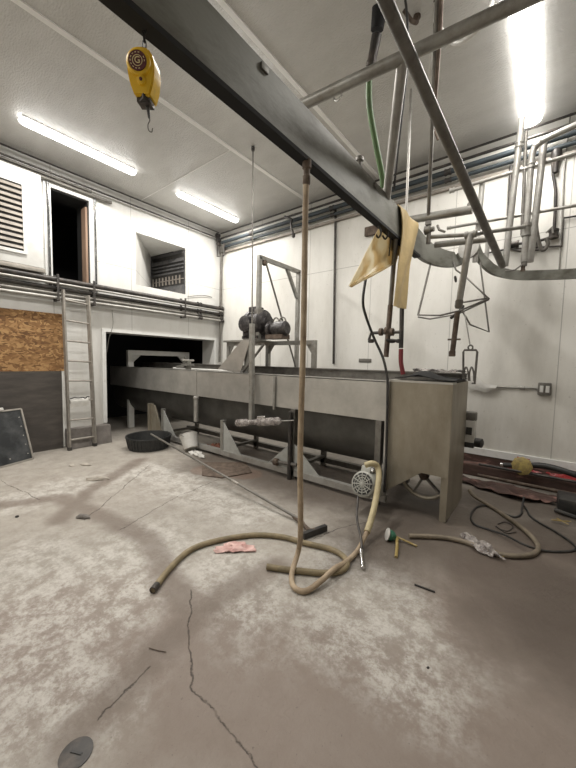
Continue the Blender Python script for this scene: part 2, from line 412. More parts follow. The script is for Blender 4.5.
# ================================================================== THE ROOM
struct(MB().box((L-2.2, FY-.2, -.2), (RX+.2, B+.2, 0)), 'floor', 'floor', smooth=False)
struct(MB().box((L-.1, FY-.2, H), (RX+.2, B+.2, H+.2)), 'ceiling', 'ceil', smooth=False)
struct(MB().box((L-.0, B, .30), (RX+.2, B+.2, H)), 'wall_back', 'wall_b', smooth=False)
struct(MB().box((RX, FY-.2, 0), (RX+.2, B+.2, H)), 'wall_right', 'wall_l', smooth=False)
struct(MB().box((L-.2, FY-.2, 0), (RX+.2, FY, H)), 'wall_front', 'wall_b', smooth=False)

# left wall with its openings
w1 = (1.745, 2.27, 2.64, 3.955)       # upper door-like hole: y0,y1,z0,z1
rc = (3.04, 4.09, 2.78, 3.72)       # deep recess
op = (2.49, 4.83, 0.0, 1.885)       # large opening the tank passes through
def wall_holes(x0, x1, y0, y1, z0, z1, holes):
    mb = MB(); ys = sorted({y0, y1, *[h[0] for h in holes], *[h[1] for h in holes]}); zs = sorted({z0, z1, *[h[2] for h in holes], *[h[3] for h in holes]})
    bm = mb.bm; cell = {}
    def solid(i, j):
        if not (0 <= i < len(ys)-1 and 0 <= j < len(zs)-1): return False
        cy, cz = (ys[i]+ys[i+1])/2, (zs[j]+zs[j+1])/2
        return not any(h[0] < cy < h[1] and h[2] < cz < h[3] for h in holes)
    def q(*p): mb._f([bm.verts.new(Vector(a)) for a in p])
    for i in range(len(ys)-1):
        for j in range(len(zs)-1):
            if not solid(i, j): continue
            a, b, c, d = ys[i], ys[i+1], zs[j], zs[j+1]
            q((x1, a, c), (x1, b, c), (x1, b, d), (x1, a, d)); q((x0, a, c), (x0, a, d), (x0, b, d), (x0, b, c))
            if not solid(i-1, j): q((x0, a, c), (x1, a, c), (x1, a, d), (x0, a, d))
            if not solid(i+1, j): q((x0, b, c), (x0, b, d), (x1, b, d), (x1, b, c))
            if not solid(i, j-1): q((x0, a, c), (x0, b, c), (x1, b, c), (x1, a, c))
            if not solid(i, j+1): q((x0, a, d), (x1, a, d), (x1, b, d), (x0, b, d))
    bmesh.ops.remove_doubles(bm, verts=bm.verts[:], dist=1e-5)
    return mb
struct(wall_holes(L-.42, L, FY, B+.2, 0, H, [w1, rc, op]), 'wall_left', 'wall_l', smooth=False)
# the dark room beyond
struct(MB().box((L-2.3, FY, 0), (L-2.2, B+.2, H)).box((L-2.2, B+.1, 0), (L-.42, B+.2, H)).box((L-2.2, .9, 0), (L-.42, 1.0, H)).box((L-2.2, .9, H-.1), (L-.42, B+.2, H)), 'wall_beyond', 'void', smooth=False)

# window 1: white frame, timber jamb
fr = struct(MB().box((L, w1[0]-.09, w1[3]), (L+.03, w1[1]+.10, w1[3]+.07)).box((L, w1[1], w1[2]-.09), (L+.03, w1[1]+.10, w1[3])).box((L, w1[0]-.09, w1[2]-.09), (L+.03, w1[1], w1[2])).box((L, w1[0]-.09, w1[2]), (L+.03, w1[0], w1[3])), 'window_1', 'frame_w', smooth=False)
build(MB().box((L-.17, w1[1]-.05, w1[2]+.01), (L-.005, w1[1]-.001, w1[3]-.10)), 'timber_jamb', 'timber', fr, label='bare brown timber jamb', smooth=False)
build(MB().box((L-.44, w1[1]-.02, w1[2]), (L-.002, w1[1]-.0005, w1[3])).box((L-.44, w1[0], w1[3]-.02), (L-.005, w1[1], w1[3]-.001)).box((L-.44, w1[0], w1[2]+.001), (L-.02, w1[1], w1[2]+.01)), 'shade_lining', 'void', fr, smooth=False, label='black sheets standing in for the shade inside the opening')  # black sheets put the shade of the reveals into colour
# recess (window_2): a slanted white cheek and a dark ventilation unit set askew
qe = V(L, rc[1], 3.2); dq = (qe-CAM).dot(FW)*1.085; Q = pD(151, 270, dq); Q.z = 0
z0_, z1_ = rc[2], rc[3]
def askew(u, z, off=0.0):                                 # u metres along the unit from its inner edge
    e = V(L, rc[1], 0)-Q; e.normalize(); n_ = V(e.y, -e.x, 0); n_ = n_ if n_.x > 0 else -n_
    return Q+e*u+n_*off+V(0, 0, z)
UL = (V(L, rc[1], 0)-Q).length
def aplate(mb, u0, u1, za, zb, o0, o1):
    mb.prism([askew(u0, za, o0), askew(u1, za, o0), askew(u1, zb, o0), askew(u0, zb, o0)], askew(0, 0, o1)-askew(0, 0, o0)); return mb
wd = struct(aplate(MB(), 0, UL-.02, z0_, z1_-.02, -.05, 0), 'window_2', 'dkgrey', smooth=False)
build(aplate(MB(), .05, UL-.06, z0_+.78, z0_+.86, 0, .004), 'slot', 'black', wd, smooth=False)
mb = MB()
for k in range(4): aplate(mb, .06, UL-.06, z0_+.47+k*.075, z0_+.50+k*.075, .0, .03)
build(mb, 'louvre', 'dkgrey', wd, smooth=False)
build(aplate(MB(), .05, UL-.05, z0_+.22, z0_+.72, .0, .003), 'dark_mesh', 'black', wd, smooth=False)
mb = MB()
for k in range(9): aplate(mb, .07+k*(UL-.15)/9, .10+k*(UL-.15)/9, z0_+.25, z0_+.42, .003, .02)
aplate(mb, .06, UL-.06, z0_+.33, z0_+.345, .003, .022)
build(mb, 'grille', 'louvre', wd, smooth=False)
build(aplate(MB(), .03, UL-.04, z0_+.01, z0_+.19, .0, .03), 'drawer', 'dkgrey', wd, smooth=False)
build(aplate(MB(), UL*.4, UL*.6, z0_+.10, z0_+.12, .03, .05), 'handle', 'louvre', wd, smooth=False)
cheek = [V(L, rc[0], z0_), V(Q.x, Q.y, z0_), V(Q.x, Q.y, z1_), V(L, rc[0], z1_)]
struct(MB().prism(cheek, (-.02, -.02, 0)), 'trim_2', 'wall_l', smooth=False)
struct(MB().prism([V(L-.001, rc[0], z1_), V(L-.001, rc[1], z1_), V(Q.x-.1, Q.y, z1_)], (0, 0, -.004)), 'trim_8', 'wall_l', smooth=False)
struct(MB().prism([V(L-.001, rc[0], z0_), V(L-.001, rc[1], z0_), V(Q.x-.1, Q.y, z0_)], (0, 0, .004)), 'trim_9', 'wall_l', smooth=False)
# frame around the big opening
struct(MB().box((L, op[0]-.06, .32), (L+.025, op[0], op[3]+.05)).box((L, op[0], op[3]), (L+.025, op[1]+.05, op[3]+.05)).box((L, op[1], .9), (L+.025, op[1]+.05, op[3])), 'trim_3', 'frame_w', smooth=False)
# grey kerb at the foot of the left wall
struct(MB().prism([(L+.001, 1.86, 0), (L+.22, 1.86, 0), (L+.16, 1.86, .30), (L+.001, 1.86, .30)], (0, .62, 0)), 'baseboard_left', 'concrete', smooth=False)
# bottom flange of the back wall cladding, and the stained base below it
struct(MB().box((-1.9, B-.03, .25), (RX, B+.2, .34)), 'trim_1', 'frame_w', smooth=False)
mb = MB().box((L, B-.02, 0), (RX, B+.2, .25)).box((-1.6, B-.20, 0), (RX, B, .15), .01)
struct(mb, 'baseboard_back', 'base', smooth=False)
# ceiling joints
struct(MB().box((-3.55, FY, H-.012), (-3.49, B, H)), 'trim_4', 'ceil_trim', smooth=False)
struct(MB().box((-2.23, FY, H-.014), (-2.18, B, H)), 'trim_5', 'ceil_trim', smooth=False)
struct(MB().box((L, 3.13, H-.006), (-3.55, 3.145, H)), 'trim_6', 'ceil_trim', smooth=False)
struct(MB().box((L, B-.05, 3.83), (RX, B, 3.87)), 'trim_7', 'louvre', smooth=False)

# ================================================================== LAMPS
M['tube_l'] = emis('lit_tube', (1.0, .98, .95), LAMP)
def lamp(x, y0, y1, wdt, label, n=1):
    t = thing('fluorescent_light', (x, (y0+y1)/2, H), label, 'ceiling light', 'fluorescent lights on the ceiling')
    build(MB().box((x-wdt*.42, y0+.02, H-.035), (x+wdt*.42, y1-.02, H), .008), 'housing', 'whitep', t)
    prof = []
    mb = MB(); n2 = 10
    def sec(y, k): return [V(x+math.cos(math.pi*i/n2)*wdt/2*k, y, H-.03-math.sin(math.pi*i/n2)*.06*k) for i in range(n2+1)]
    rows = [sec(y0, .6), sec(y0+.02, .9), sec(y0+.06, 1), sec(y1-.06, 1), sec(y1-.02, .9), sec(y1, .6)]
    vs = [[mb.bm.verts.new(p) for p in r] for r in rows]
    for a, b in zip(vs, vs[1:]):
        for k in range(n2): mb._f([a[k], a[k+1], b[k+1], b[k]])
        mb._f([a[0], b[0], b[-1], a[-1]])
    mb._f(vs[0]); mb._f(vs[-1][::-1])
    build(mb, 'diffuser', 'tube_l', t)
    ld = bpy.data.lights.new('tube_light', 'AREA'); ld.shape = 'RECTANGLE'; ld.size = wdt; ld.size_y = y1-y0; ld.energy = DOWN*(y1-y0)*(.62 if wdt > .15 else 1); ld.color = (1.0, .965, .91)
    lo = bpy.data.objects.new('tube_light', ld); COL.objects.link(lo); lo.parent = t; lo.location = (0, 0, -.093)
    return t
lamp(-5.10, 1.20, 2.60, .13, 'long lit fluorescent light on the ceiling above the louvred panel')
lamp(-5.10, 3.33, 4.70, .13, 'lit fluorescent light on the ceiling near the far left corner of the room')
lamp(-.31, 2.50, 4.86, .21, 'wide bright fluorescent light at the top right above the pipe frame')
lamp(-5.10, -1.9, -.50, .13, 'added unseen fluorescent light on the ceiling behind the louvred panel, out of frame')  # extra lamp out of view, added to brighten the room
lamp(-2.55, 1.6, 3.0, .12, 'fluorescent light on the ceiling hidden behind the long overhead rail')
lamp(-2.55, -1.9, -.5, .13, 'added unseen fluorescent light on the ceiling left of the long rail, behind the viewer')  # added behind the viewer for more light, not a visible fixture

# ================================================================== LEFT WALL FITTINGS
# louvred white panel standing proud of the wall
t = thing('louvred_panel', (L, 1.2, 2.70), 'white box panel with a slatted vent high on the left wall', 'vent')
build(MB().box((L+.001, .2, 2.72), (L+.14, 1.60, 4.02), .008), 'panel', 'whitep', t)
build(MB().box((L+.001, .2, 2.655), (L+.15, 1.62, 2.715), .006), 'ledge', 'alu', t)
x = L+.14
build(MB().box((x, 1.37, 2.90), (x+.025, 1.41, 3.79)).box((x, .2, 2.86), (x+.025, 1.41, 2.90)).box((x, .2, 3.79), (x+.025, 1.41, 3.83)), 'vent_frame', 'whitep', t, smooth=False)
build(MB().box((x, .2, 2.90), (x+.004, 1.37, 3.79)), 'backing', 'black', t, smooth=False)
for k in range(12):
    build(MB().obox((x+.016, .785, 2.945+k*.073), (.008, 1.17, .05), Matrix.Rotation(math.radians(-28), 3, 'Y')), 'slat', 'louvre', t, smooth=False)

# pipes along the left wall, thigh of the runs: each run one thing
def run(name, pts, r, m, label, cat='pipe', group=None, n=10, smooth=0, couplings=(), cm=None, brackets=()):
    o = build(MB().tube(pts, r, n, smooth=smooth), name, m, None, label, cat, group)
    return o
def coupling(o, p, ax, r, ln, m='blackiron', name='coupling'):
    ax = Vector(ax).normalized(); p = Vector(p)
    build(MB().lathe(p-ax*ln/2, ax, [(r*.7, -.001), (r, .0), (r, ln*.25), (r*.86, ln*.27), (r*.86, ln*.73), (r, ln*.75), (r, ln), (r*.7, ln+.001)], 12), name, m, o)
x = L+.10
def wallrun(z, r, m, label, y0=FY+.02, y1=4.96, xx=None, elbow=True):
    xx = xx or x
    o = run('wall_pipe', [(xx, y0, z), (xx, y1, z)], r, m, label, group='pipe bundle along the left wall')
    if elbow:
        coupling(o, (xx, y1-.02, z), (0, 1, 0), r*1.45, .09); coupling(o, (xx, 4.35, z), (0, 1, 0), r*1.4, .10)
    return o
wallrun(2.60, .040, 'blackiron', 'thickest dark pipe, topmost of the bundle along the left wall')
wallrun(2.535, .018, 'galv_lt', 'thin pale pipe just under the topmost dark pipe on the left wall', elbow=False, xx=x+.05)
wallrun(2.47, .030, 'blackiron', 'dark pipe in the middle of the bundle along the left wall')
wallrun(2.385, .030, 'galv_dk', 'dull grey pipe, second from the bottom of the left wall bundle')
wallrun(2.325, .024, 'galv_lt', 'pale pipe at the bottom of the bundle along the left wall', xx=x+.03)
for y in (1.75, 2.25, 3.95): 
    mb, dn = one('pipe_bracket', 'blackiron', {1.75: 'dark strap bracket on the left wall pipes beside the ladder top', 2.25: 'dark strap bracket on the left wall pipes right of the ladder top', 3.95: 'dark strap bracket on the left wall pipes right of the dark vent recess'}[y], 'bracket', 'strap brackets on the left wall pipes')
    mb.box((x-.099, y, 2.28), (x-.085, y+.04, 2.68)).box((x-.09, y, 2.28), (x+.07, y+.03, 2.292)).box((x+.062, y, 2.28), (x+.075, y+.03, 2.67)); dn()
# ceiling-level runs
run('conduit', [(L+.12, FY+.02, 4.24), (L+.12, 4.85, 4.24)], .012, 'blackiron', 'thin dark conduit nearest the ceiling along the left wall', 'conduit')
run('conduit', [(L+.09, FY+.02, 4.13), (L+.09, 4.85, 4.13)], .014, 'blackiron', 'second thin dark conduit below the ceiling of the left wall', 'conduit')
run('wall_pipe', [(L+.06, FY+.02, 4.04), (L+.06, 2.6, 4.04)], .028, 'galv_dk', 'grey pipe under the ceiling conduits that ends right of the dark upper opening')
run('wall_pipe', [(L+.05, FY+.02, 4.10), (L+.05, 2.3, 4.10)], .020, 'galv_dk', 'short grey pipe tucked behind the conduits above the louvred panel')
# vertical shiny pipes either side of the upper opening
for (a, b), lab in ((((50, 176), (53, 286)), 'shiny upright pipe left of the dark upper opening'), (((95, 195), (98, 291)), 'shiny upright pipe right of the dark upper opening')):
    p, q = pX(*a, L+.06), pX(*b, L+.19)
    q = V(L+.05, p.y, q.z)
    if 'left' in lab: p.y -= .03; q.y -= .03
    o = run('upright_pipe', [V(L+.05, p.y, p.z), q], .016, 'wetpipe', lab)
    coupling(o, (L+.05, p.y, q.z+.05), (0, 0, 1), .024, .06); coupling(o, (L+.05, p.y, p.z-.2), (0, 0, 1), .022, .05, 'galv_lt')
# small wire on the wall
mb, dn = one('loose_wire', 'blackiron', 'short thin wire sagging on the left wall beside the dark vent recess', 'wire')
mb.tube([(L+.02, 4.12, 2.74), (L+.02, 4.35, 2.80), (L+.02, 4.6, 2.84), (L+.02, 4.75, 2.83)], .006, 6, smooth=5); dn()
mb, dn = one('loose_wire', 'galv_dk', 'thin cord hanging down the left wall above the big opening', 'wire')
mb.tube([pX(112, 310, L+.02), pX(113, 325, L+.03), pX(109, 338, L+.02), pX(107, 352, L+.03)], .004, 6, smooth=5); dn()

# boards
mb, dn = one('osb_board', 'osb', 'orange-brown chipboard sheet fixed on the left wall', 'board'); mb.box((L+.001, -.9, 1.22), (L+.022, 1.86, 2.10)); dn()
mb, dn = one('plywood_board', 'ply', 'blackened plywood sheet on the left wall below the chipboard', 'board'); mb.box((L+.001, -.9, .0), (L+.026, 1.82, 1.215)); dn()
mb, dn = one('white_strip', 'whitep', 'narrow white strip standing between the black plywood and the ladder', 'strip'); mb.box((L+.001, 1.825, .02), (L+.03, 1.845, 1.22)); dn()

# leaning black panel with pale edging
t = thing('black_board', (-5.6, .95, 0), 'black panel with a pale edge leaning against the wall at the far left', 'panel')
a = pZ(33, 458.5, .01); b = pZ(0, 467.5, .01); dirv = (a-b).normalized()
topv = V(-.26, -.06, .68)
a0 = a; b0 = a-dirv*.75; nrm = dirv.cross(topv).normalized()
if nrm.x < 0: nrm = -nrm
build(MB().prism([a0, a0+topv, b0+topv, b0], -nrm*.02), 'face', 'screen', t, smooth=False)
mb = MB()
for p, q in ((a0, a0+topv), (a0+topv, b0+topv), (b0+topv, b0), (b0, a0)): mb.bar(p+nrm*.002, q+nrm*.002, .022, .022, up=nrm)
build(mb, 'edging', 'alu', t, smooth=False)
for k in range(5):
    p = a0+topv*(.12+.18*k)-dirv*.05+nrm*.002; build(MB().lathe(p, nrm, [(.008, -.001), (.008, .003), (0, .005)], 8), 'screw', 'galv_lt', t)
p = a0+topv*.10-dirv*.28+nrm*.002; build(MB().lathe(p, nrm, [(.011, -.001), (.010, .003), (0, .005)], 8), 'screw', 'galv_lt', t)
mb, dn = one('white_offcut', 'whitep', 'small white offcut lying on top of the leaning black panel', 'scrap'); c0 = a0+topv-dirv*.30; mb.obox(c0+V(0, 0, .027), (.05, .13, .03), Matrix.Rotation(.15, 3, 'X')); mb.obox(c0+V(0, -.03, .05), (.03, .04, .04)); dn()

# ladder
t = thing('ladder', (L+.2, 2.03, 0), 'aluminium ladder standing against the left wall and its pipes', 'ladder')
bl, tl = V(L+.26, 1.83, 0), V(L+.19, 1.82, 2.45); br_, tr = V(L+.26, 2.19, 0), V(L+.19, 2.16, 2.42)
for p, q in ((bl, tl), (br_, tr)): 
    o = build(MB().bar(p, q, .028, .06), 'stile', 'alu', t, smooth=False)
for k in range(8):
    f_ = (.16+k*.305)/2.44
    build(MB().tube([bl.lerp(tl, f_), br_.lerp(tr, f_)], .0145, 8), 'rung', 'alu', t)
for p in (bl, br_): build(MB().box(p+V(-.03, -.025, 0), p+V(.035, .025, .05)), 'foot', 'black', t)
mb, dn = one('dirty_cloth', 'wplastic', 'ragged dirty cloth hung over a lower rung of the ladder', 'cloth')
f_ = (.16+2*.305)/2.44; c0 = bl.lerp(tl, f_); rows = []
for j, (dz, dx) in enumerate(((-.10, .03), (-.02, .03), (.02, .006), (.02, -.008), (-.02, -.024), (-.07, -.025))):
    rows.append([c0+V(dx+random.uniform(-.004, .004), .03+i*.032, dz+random.uniform(-.012, .012)) for i in range(9)])
mb.grid(rows, .004); dn()
mb, dn = one('black_cable', 'black', 'black cable bundled along a lower rung of the ladder', 'cable')
mb.tube([c0+V(.045, .02+i*.03, .035+random.uniform(-.015, .015)) for i in range(10)], .009, 6, smooth=4); dn()

# ================================================================== INSIDE THE BIG OPENING
t = thing('machine_frame', (-6.6, 3.9, 0), 'pale metal bridge frame beyond the big opening in the left wall', 'frame')
p1, p2 = pX(127, 350, -6.75), pX(188, 352, -6.75)
build(MB().box((-6.78, p1.y, p1.z-.10), (-6.70, p2.y, p1.z)), 'crossbar', 'whitep', t, smooth=False)
for y, s in ((p1.y, 1), (p2.y, -1)):
    build(MB().box((-6.78, min(y, y+.11*s), 0), (-6.70, max(y, y+.11*s), p1.z-.10)), 'leg', 'whitep', t, smooth=False)
    build(MB().prism([(-6.78, y+.11*s, p1.z-.10), (-6.78, y+.28*s, p1.z-.10), (-6.78, y+.11*s, p1.z-.26)], (.04, 0, 0)), 'gusset', 'whitep', t, smooth=False)
t = thing('steel_stand', (-5.7, 3.1, 0), 'slanted steel support legs under the far end of the tank', 'stand')
build(MB().prism([(-5.65, 3.13, .60), (-5.55, 3.13, .60), (-5.25, 3.13, .05), (-5.70, 3.13, .05)], (0, .03, 0)), 'gusset', 'steel_dirty', t, smooth=False)
build(MB().box((-5.72, 3.10, 0), (-5.64, 3.18, .62)), 'post', 'steel_dirty', t, smooth=False)

# ================================================================== THE SCALDING TANK
TY, TT, AB = 3.17, 1.27, .865      # front plane, top, bottom of the front apron
TBk = 3.92
T = thing('scalding_tank', (-3.5, 3.5, 0), 'long stainless steel tank on a low frame running through the wall', 'tank')
build(MB().box((-7.4, TY, AB), (-4.36, TY+.012, TT), .003).box((-7.4, TY, TT-.012), (-4.36, TY+.06, TT)), 'front_panel', 'steel', T, smooth=False)
build(MB().box((-4.35, TY, AB), (-1.24, TY+.012, TT), .003).box((-4.35, TY, TT-.012), (-1.24, TY+.06, TT)), 'front_panel', 'steel', T, smooth=False)
build(MB().box((-4.375, TY-.012, AB-.03), (-4.335, TY, TT)), 'joint_strip', 'steel', T, smooth=False)
# trough
mb = MB(); prof = [(TY+.05, 1.24)]
for k in range(15):
    a = math.pi+math.pi*k/14; prof.append((3.55+math.cos(a)*.33, .68+math.sin(a)*.36))
prof.append((TBk-.04, 1.24))
rows = [[V(xx, y, z) for (y, z) in prof] for xx in (-7.4, -4.2, -1.24)]
mb.grid(rows, .008); build(mb, 'trough', 'trough', T)
build(MB().box((-7.4, TY+.10, 1.12), (-1.24, TBk-.06, 1.15)), 'water_cover', 'dark_in', T, smooth=False)
build(MB().box((-7.4, TBk-.04, 1.10), (-.66, TBk+.0, 1.355), .004).box((-7.4, TBk-.06, 1.345), (-.66, TBk+.03, 1.36)), 'back_rail', 'galv_dk', T, smooth=False)
for y, z, r in ((TY+.14, 1.235, .012), (TY+.28, 1.225, .012), (TY+.48, 1.24, .016)):
    build(MB().tube([(-7.3, y, z), (-1.26, y, z)], r, 8), 'inner_rail', 'galv_dk', T)
mb = MB(); 
for k in range(26): mb.box((-6.9+k*.22, TY+.13, 1.205), (-6.88+k*.22, TBk-.1, 1.222))
build(mb, 'slats', 'dark_in', T, smooth=False)
# tall end section
bl_, brt = -1.215, -.64
build(MB().box((bl_, TY-.01, .425), (brt, TY, TT+.01)), 'end_side_panel', 'steel_dirty', T, smooth=False)
build(MB().box((brt-.006, TY-.01, .02), (brt+.004, 3.86, TT+.01)), 'end_plate', 'steel_dirty', T, smooth=False)
build(MB().box((bl_, TY-.012, TT), (brt+.005, 3.3, TT+.02)), 'end_rim', 'steel', T, smooth=False)
build(MB().box((bl_-.02, TY-.03, .12), (bl_+.01, TY+.03, TT)), 'corner_post', 'steel', T, smooth=False)
build(MB().box((bl_, TBk-.1, .3), (brt, TBk-.09, TT)), 'end_rear_panel', 'trough', T, smooth=False)
build(MB().prism([(bl_+.01, TY-.005, .43), (-.86, TY-.005, .43), (-1.17, TY-.005, .19), (bl_+.01, TY-.005, .16)], (0, .01, 0)), 'gusset', 'steel_dirty', T, smooth=False)
build(MB().box((-.70, TY+.02, 0), (-.65, TY+.08, .5)), 'leg', 'steel_dirty', T, smooth=False)
build(MB().box((-.70, 3.72, 0), (-.65, 3.79, .5)), 'leg', 'steel_dirty', T, smooth=False)
# drive wheel inside the end section
wc_ = V(-.90, 3.38, .335); R_ = .225
wh = build(MB().tube([wc_+V(math.cos(a)*R_, 0, math.sin(a)*R_) for a in [2*math.pi*k/32 for k in range(33)]], .022, 8, cap=False), 'drive_wheel', 'steel_dirty', T)
mb = MB()
for k in range(5):
    a = .5+2*math.pi*k/5; mb.bar(wc_+V(math.cos(a)*.03, 0, math.sin(a)*.03), wc_+V(math.cos(a)*R_, 0, math.sin(a)*R_), .02, .035, up=V(0, 1, 0))
build(mb, 'spoke', 'galv_dk', wh, smooth=False)
build(MB().lathe(wc_-V(0, .04, 0), (0, 1, 0), [(.03, 0), (.045, .02), (.045, .07), (.03, .09)], 14), 'hub', 'rust', wh)
# low frame under the tank
build(MB().box((-5.6, TY-.03, .045), (-1.2, TY+.03, .115)), 'frame_rail', 'galv_lt', T, smooth=False)
build(MB().box((-5.6, 3.85, .045), (-1.2, 3.91, .115)), 'frame_rail', 'galv_dk', T, smooth=False)
for xx in (-5.3, -3.70, -2.39, -1.3):
    build(MB().box((xx-.03, TY, .115), (xx+.03, 3.88, .15)), 'cross_member', 'galv_dk', T, smooth=False)
    build(MB().box((xx-.03, TY-.03, .0 if xx > -3 else .115), (xx+.03, TY+.03, .56 if xx < -3 else AB)), 'leg', 'galv' if xx < -3 else 'galv_dk', T, smooth=False)
    build(MB().box((xx-.03, 3.85, .0), (xx+.03, 3.91, .45)), 'leg', 'galv_dk', T, smooth=False)
    if xx > -1.5: continue
    for s in ((1, -1) if xx > -3 and xx < -2 else (1,)):
        x0_ = xx+.03*s
        build(MB().prism([(x0_, TY-.02, .54 if xx < -3 else .44), (x0_, TY-.02, .115), (x0_+.37*s, TY-.02, .115)], (0, .012, 0)), 'gusset', 'gusset', T, smooth=False)
build(MB().tube([(-2.40, TY-.06, .84), (-2.40, TY-.06, 0)], .026, 8), 'jack_leg', 'blackiron', T)
build(MB().tube([(-2.30, TY-.05, .20), (-2.70, TY-.05, .17)], .022, 8), 'tie_pipe', 'galv_dk', T)
build(MB().lathe((-2.58, TY-.06, .175), (-1, 0, 0), [(.03, 0), (.045, .01), (.045, .06), (.03, .07)], 12), 'pipe_clamp', 'rust', T)
# drain pipe with a cap
dp = build(MB().lathe((-4.30, TY-.04, AB-.40), (0, 0, 1), [(.028, 0), (.036, .005), (.036, .36), (.045, .365), (.045, .39), (.036, .4)], 14), 'drain_pipe', 'galv_lt', T)
build(MB().tube([(-2.70, TY-.02, 1.25), (-2.70, TY-.02, .83)], .017, 8), 'stub_pipe', 'galv', T)
# things on the tank
mb = MB(); mb.box((-5.05, 3.45, 1.24), (-4.98, 3.52, 1.41)).box((-5.1, 3.40, 1.33), (-4.93, 3.55, 1.36)).box((-5.3, 3.43, 1.28), (-5.05, 3.48, 1.33)).tube([(-5.02, 3.36, 1.42), (-5.02, 3.6, 1.42)], .02, 8)
build(mb, 'hold_down_clamp', 'galv', None, 'small metal clamp standing on the tank rim in front of the opening', 'clamp', smooth=False)
mb, dn = one('white_rod', 'whitep', 'white rod lying along the tank near the opening in the wall', 'rod'); mb.tube([(-5.75, 3.66, 1.262), (-3.75, 3.70, 1.262)], .018, 8); dn()
# black sheet of plastic draped over the end of the tank
mb, dn = one('black_plastic_bag', 'bag', 'crumpled black plastic bag draped over the end of the tank', 'bag')
rows = []
for j in range(7):
    rows.append([V(-1.16+i*.045, 3.16+j*.10, TT+.035+.075*math.exp(-((i-5)/2.8)**2)*math.exp(-((j-2)/2.4)**2)+random.uniform(0, .012)) for i in range(13)])
mb.grid(rows, .006); dn()
mb, dn = one('clear_plastic_wrap', 'plastic', 'crumpled clear plastic wrap behind the black bag on the tank end', 'plastic')
rows = []
for j in range(5):
    rows.append([V(-1.12+i*.05, 3.55+j*.06, TT+.10+random.uniform(-.01, .035)) for i in range(11)])
mb.grid(rows, .003); dn()

# ================================================================== HOIST MACHINE ON THE TANK
t = thing('hoist_drive', (-3.0, 3.6, TT), 'motor-driven hoist on a steel table standing on the tank', 'machine')
zt = 1.75; yF, yR = 3.30, 3.90
xr = pY(315, 352, yR).x; xm = pY(269, 352, yR).x; xl = pY(230, 340, yR).x; xn = pY(243, 340, yF+.1).x
build(MB().box((xl-.03, yR-.05, zt-.06), (xr+.03, yR+.01, zt)).box((xn, yF+.1, zt-.05), (xm+.05, yF+.16, zt)).box((xn, yF+.1, zt), (xm+.05, yR, zt+.012)), 'table_top', 'galv', t, smooth=False)
for xx in (xl, xm, xr):
    build(MB().box((xx-.03, yR-.05, 1.36), (xx+.03, yR+.01, zt-.06)), 'leg', 'galv', t, smooth=False)
build(MB().box((xm-.04, yF+.1, 1.28), (xm+.03, yF+.16, zt-.05)), 'leg', 'galv', t, smooth=False)
for xx, s in ((xr-.03, -1), (xm+.03, 1), (xl+.03, 1)):
    build(MB().prism([(xx, yR-.03, zt-.06), (xx+.1*s, yR-.03, zt-.06), (xx, yR-.03, zt-.20)], (0, .012, 0)), 'gusset', 'galv', t, smooth=False)
# inverted U frame of tube
zU = pX(297, 272, -3.1).z
xa = -3.28
fa, fb = pX(259.5, 256, xa), pX(297.5, 273, xa-.02)
ua, ub = V(xa, fa.y, fa.z), V(xa, fb.y, fb.z)
zavg = (ua.z+ub.z)/2
ua.z = ub.z = zavg
build(MB().bar(V(xa, ua.y, zt), ua, .055, .055), 'upright', 'galv', t, smooth=False)
build(MB().bar(V(xa, ub.y, 1.27), ub, .055, .055), 'upright', 'galv', t, smooth=False)
build(MB().bar(ua-V(0, .027, 0), ub+V(0, .027, 0), .055, .055), 'top_bar', 'galv', t, smooth=False)
build(MB().bar(V(xa, ub.y-.30, zavg-.02), V(xa, ub.y-.03, zavg-.42), .045, .045), 'brace', 'galv', t, smooth=False)
build(MB().tube([V(xa+.03, ua.y+.10, zavg-.05), V(xa+.03, ub.y-.03, 1.30)], .014, 8), 'pull_rod', 'galv_dk', t)
build(MB().lathe(V(xa-.02, ua.y+.10, zavg-.06), (1, 0, 0), [(.03, 0), (.04, .01), (.04, .05), (.03, .06)], 12), 'pivot', 'rust', t)
# chute plate
cy_ = yF+.06
c_ = [pY(242, 340, cy_), pY(250, 340, cy_), pY(240, 373, cy_), pY(218, 369, cy_)]
bk = V(.02, .30, .0)
build(MB().grid([[c_[0], c_[0]+bk], [c_[3], c_[3]+bk]], .006), 'chute_plate', 'steel', t, smooth=False)
build(MB().prism(c_, (0, .008, 0)), 'chute_side', 'steel', t, smooth=False)
build(MB().tube([pY(264, 344, cy_), pY(243, 372, cy_)], .018, 8), 'brace', 'galv_dk', t)
build(MB().box((xl-.04, yR-.12, zt), (xn, yR+.01, zt+.03)), 'side_flange', 'galv', t, smooth=False)
# gearbox and motor
gc = pY(257, 322, 3.55); gc.z = zt+.245
G = [(.09, -.20), (.11, -.19), (.11, -.13), (.17, -.125), (.19, -.11), (.19, -.05), (.17, -.04), (.165, .08), (.19, .09), (.19, .15), (.15, .17), (.10, .18), (.10, .24)]
g_ = build(MB().lathe(gc, (1, 0, 0), G, 22), 'gearbox', 'motor_dk', t)
build(MB().lathe(gc+V(-.06, -.16, -.02), (0, -1, 0), [(.10, 0), (.115, .01), (.115, .05), (.07, .06), (0, .065)], 18), 'end_cover', 'motor_dk', g_)
mb = MB()
for k in range(14):
    a = 2*math.pi*k/14; mb.obox(gc+V(.02, math.cos(a)*.175, math.sin(a)*.175), (.12, .014, .014), Matrix.Rotation(a, 3, 'X'))
build(mb, 'cooling_fin', 'motor_dk', g_, smooth=False)
build(MB().box(gc+V(-.17, -.14, -.232), gc+V(.15, .14, -.19)).box(gc+V(-.15, -.12, -.2), gc+V(-.09, .12, -.06)).box(gc+V(.06, -.12, -.2), gc+V(.12, .12, -.06)), 'mounting_foot', 'motor_dk', t, smooth=False)
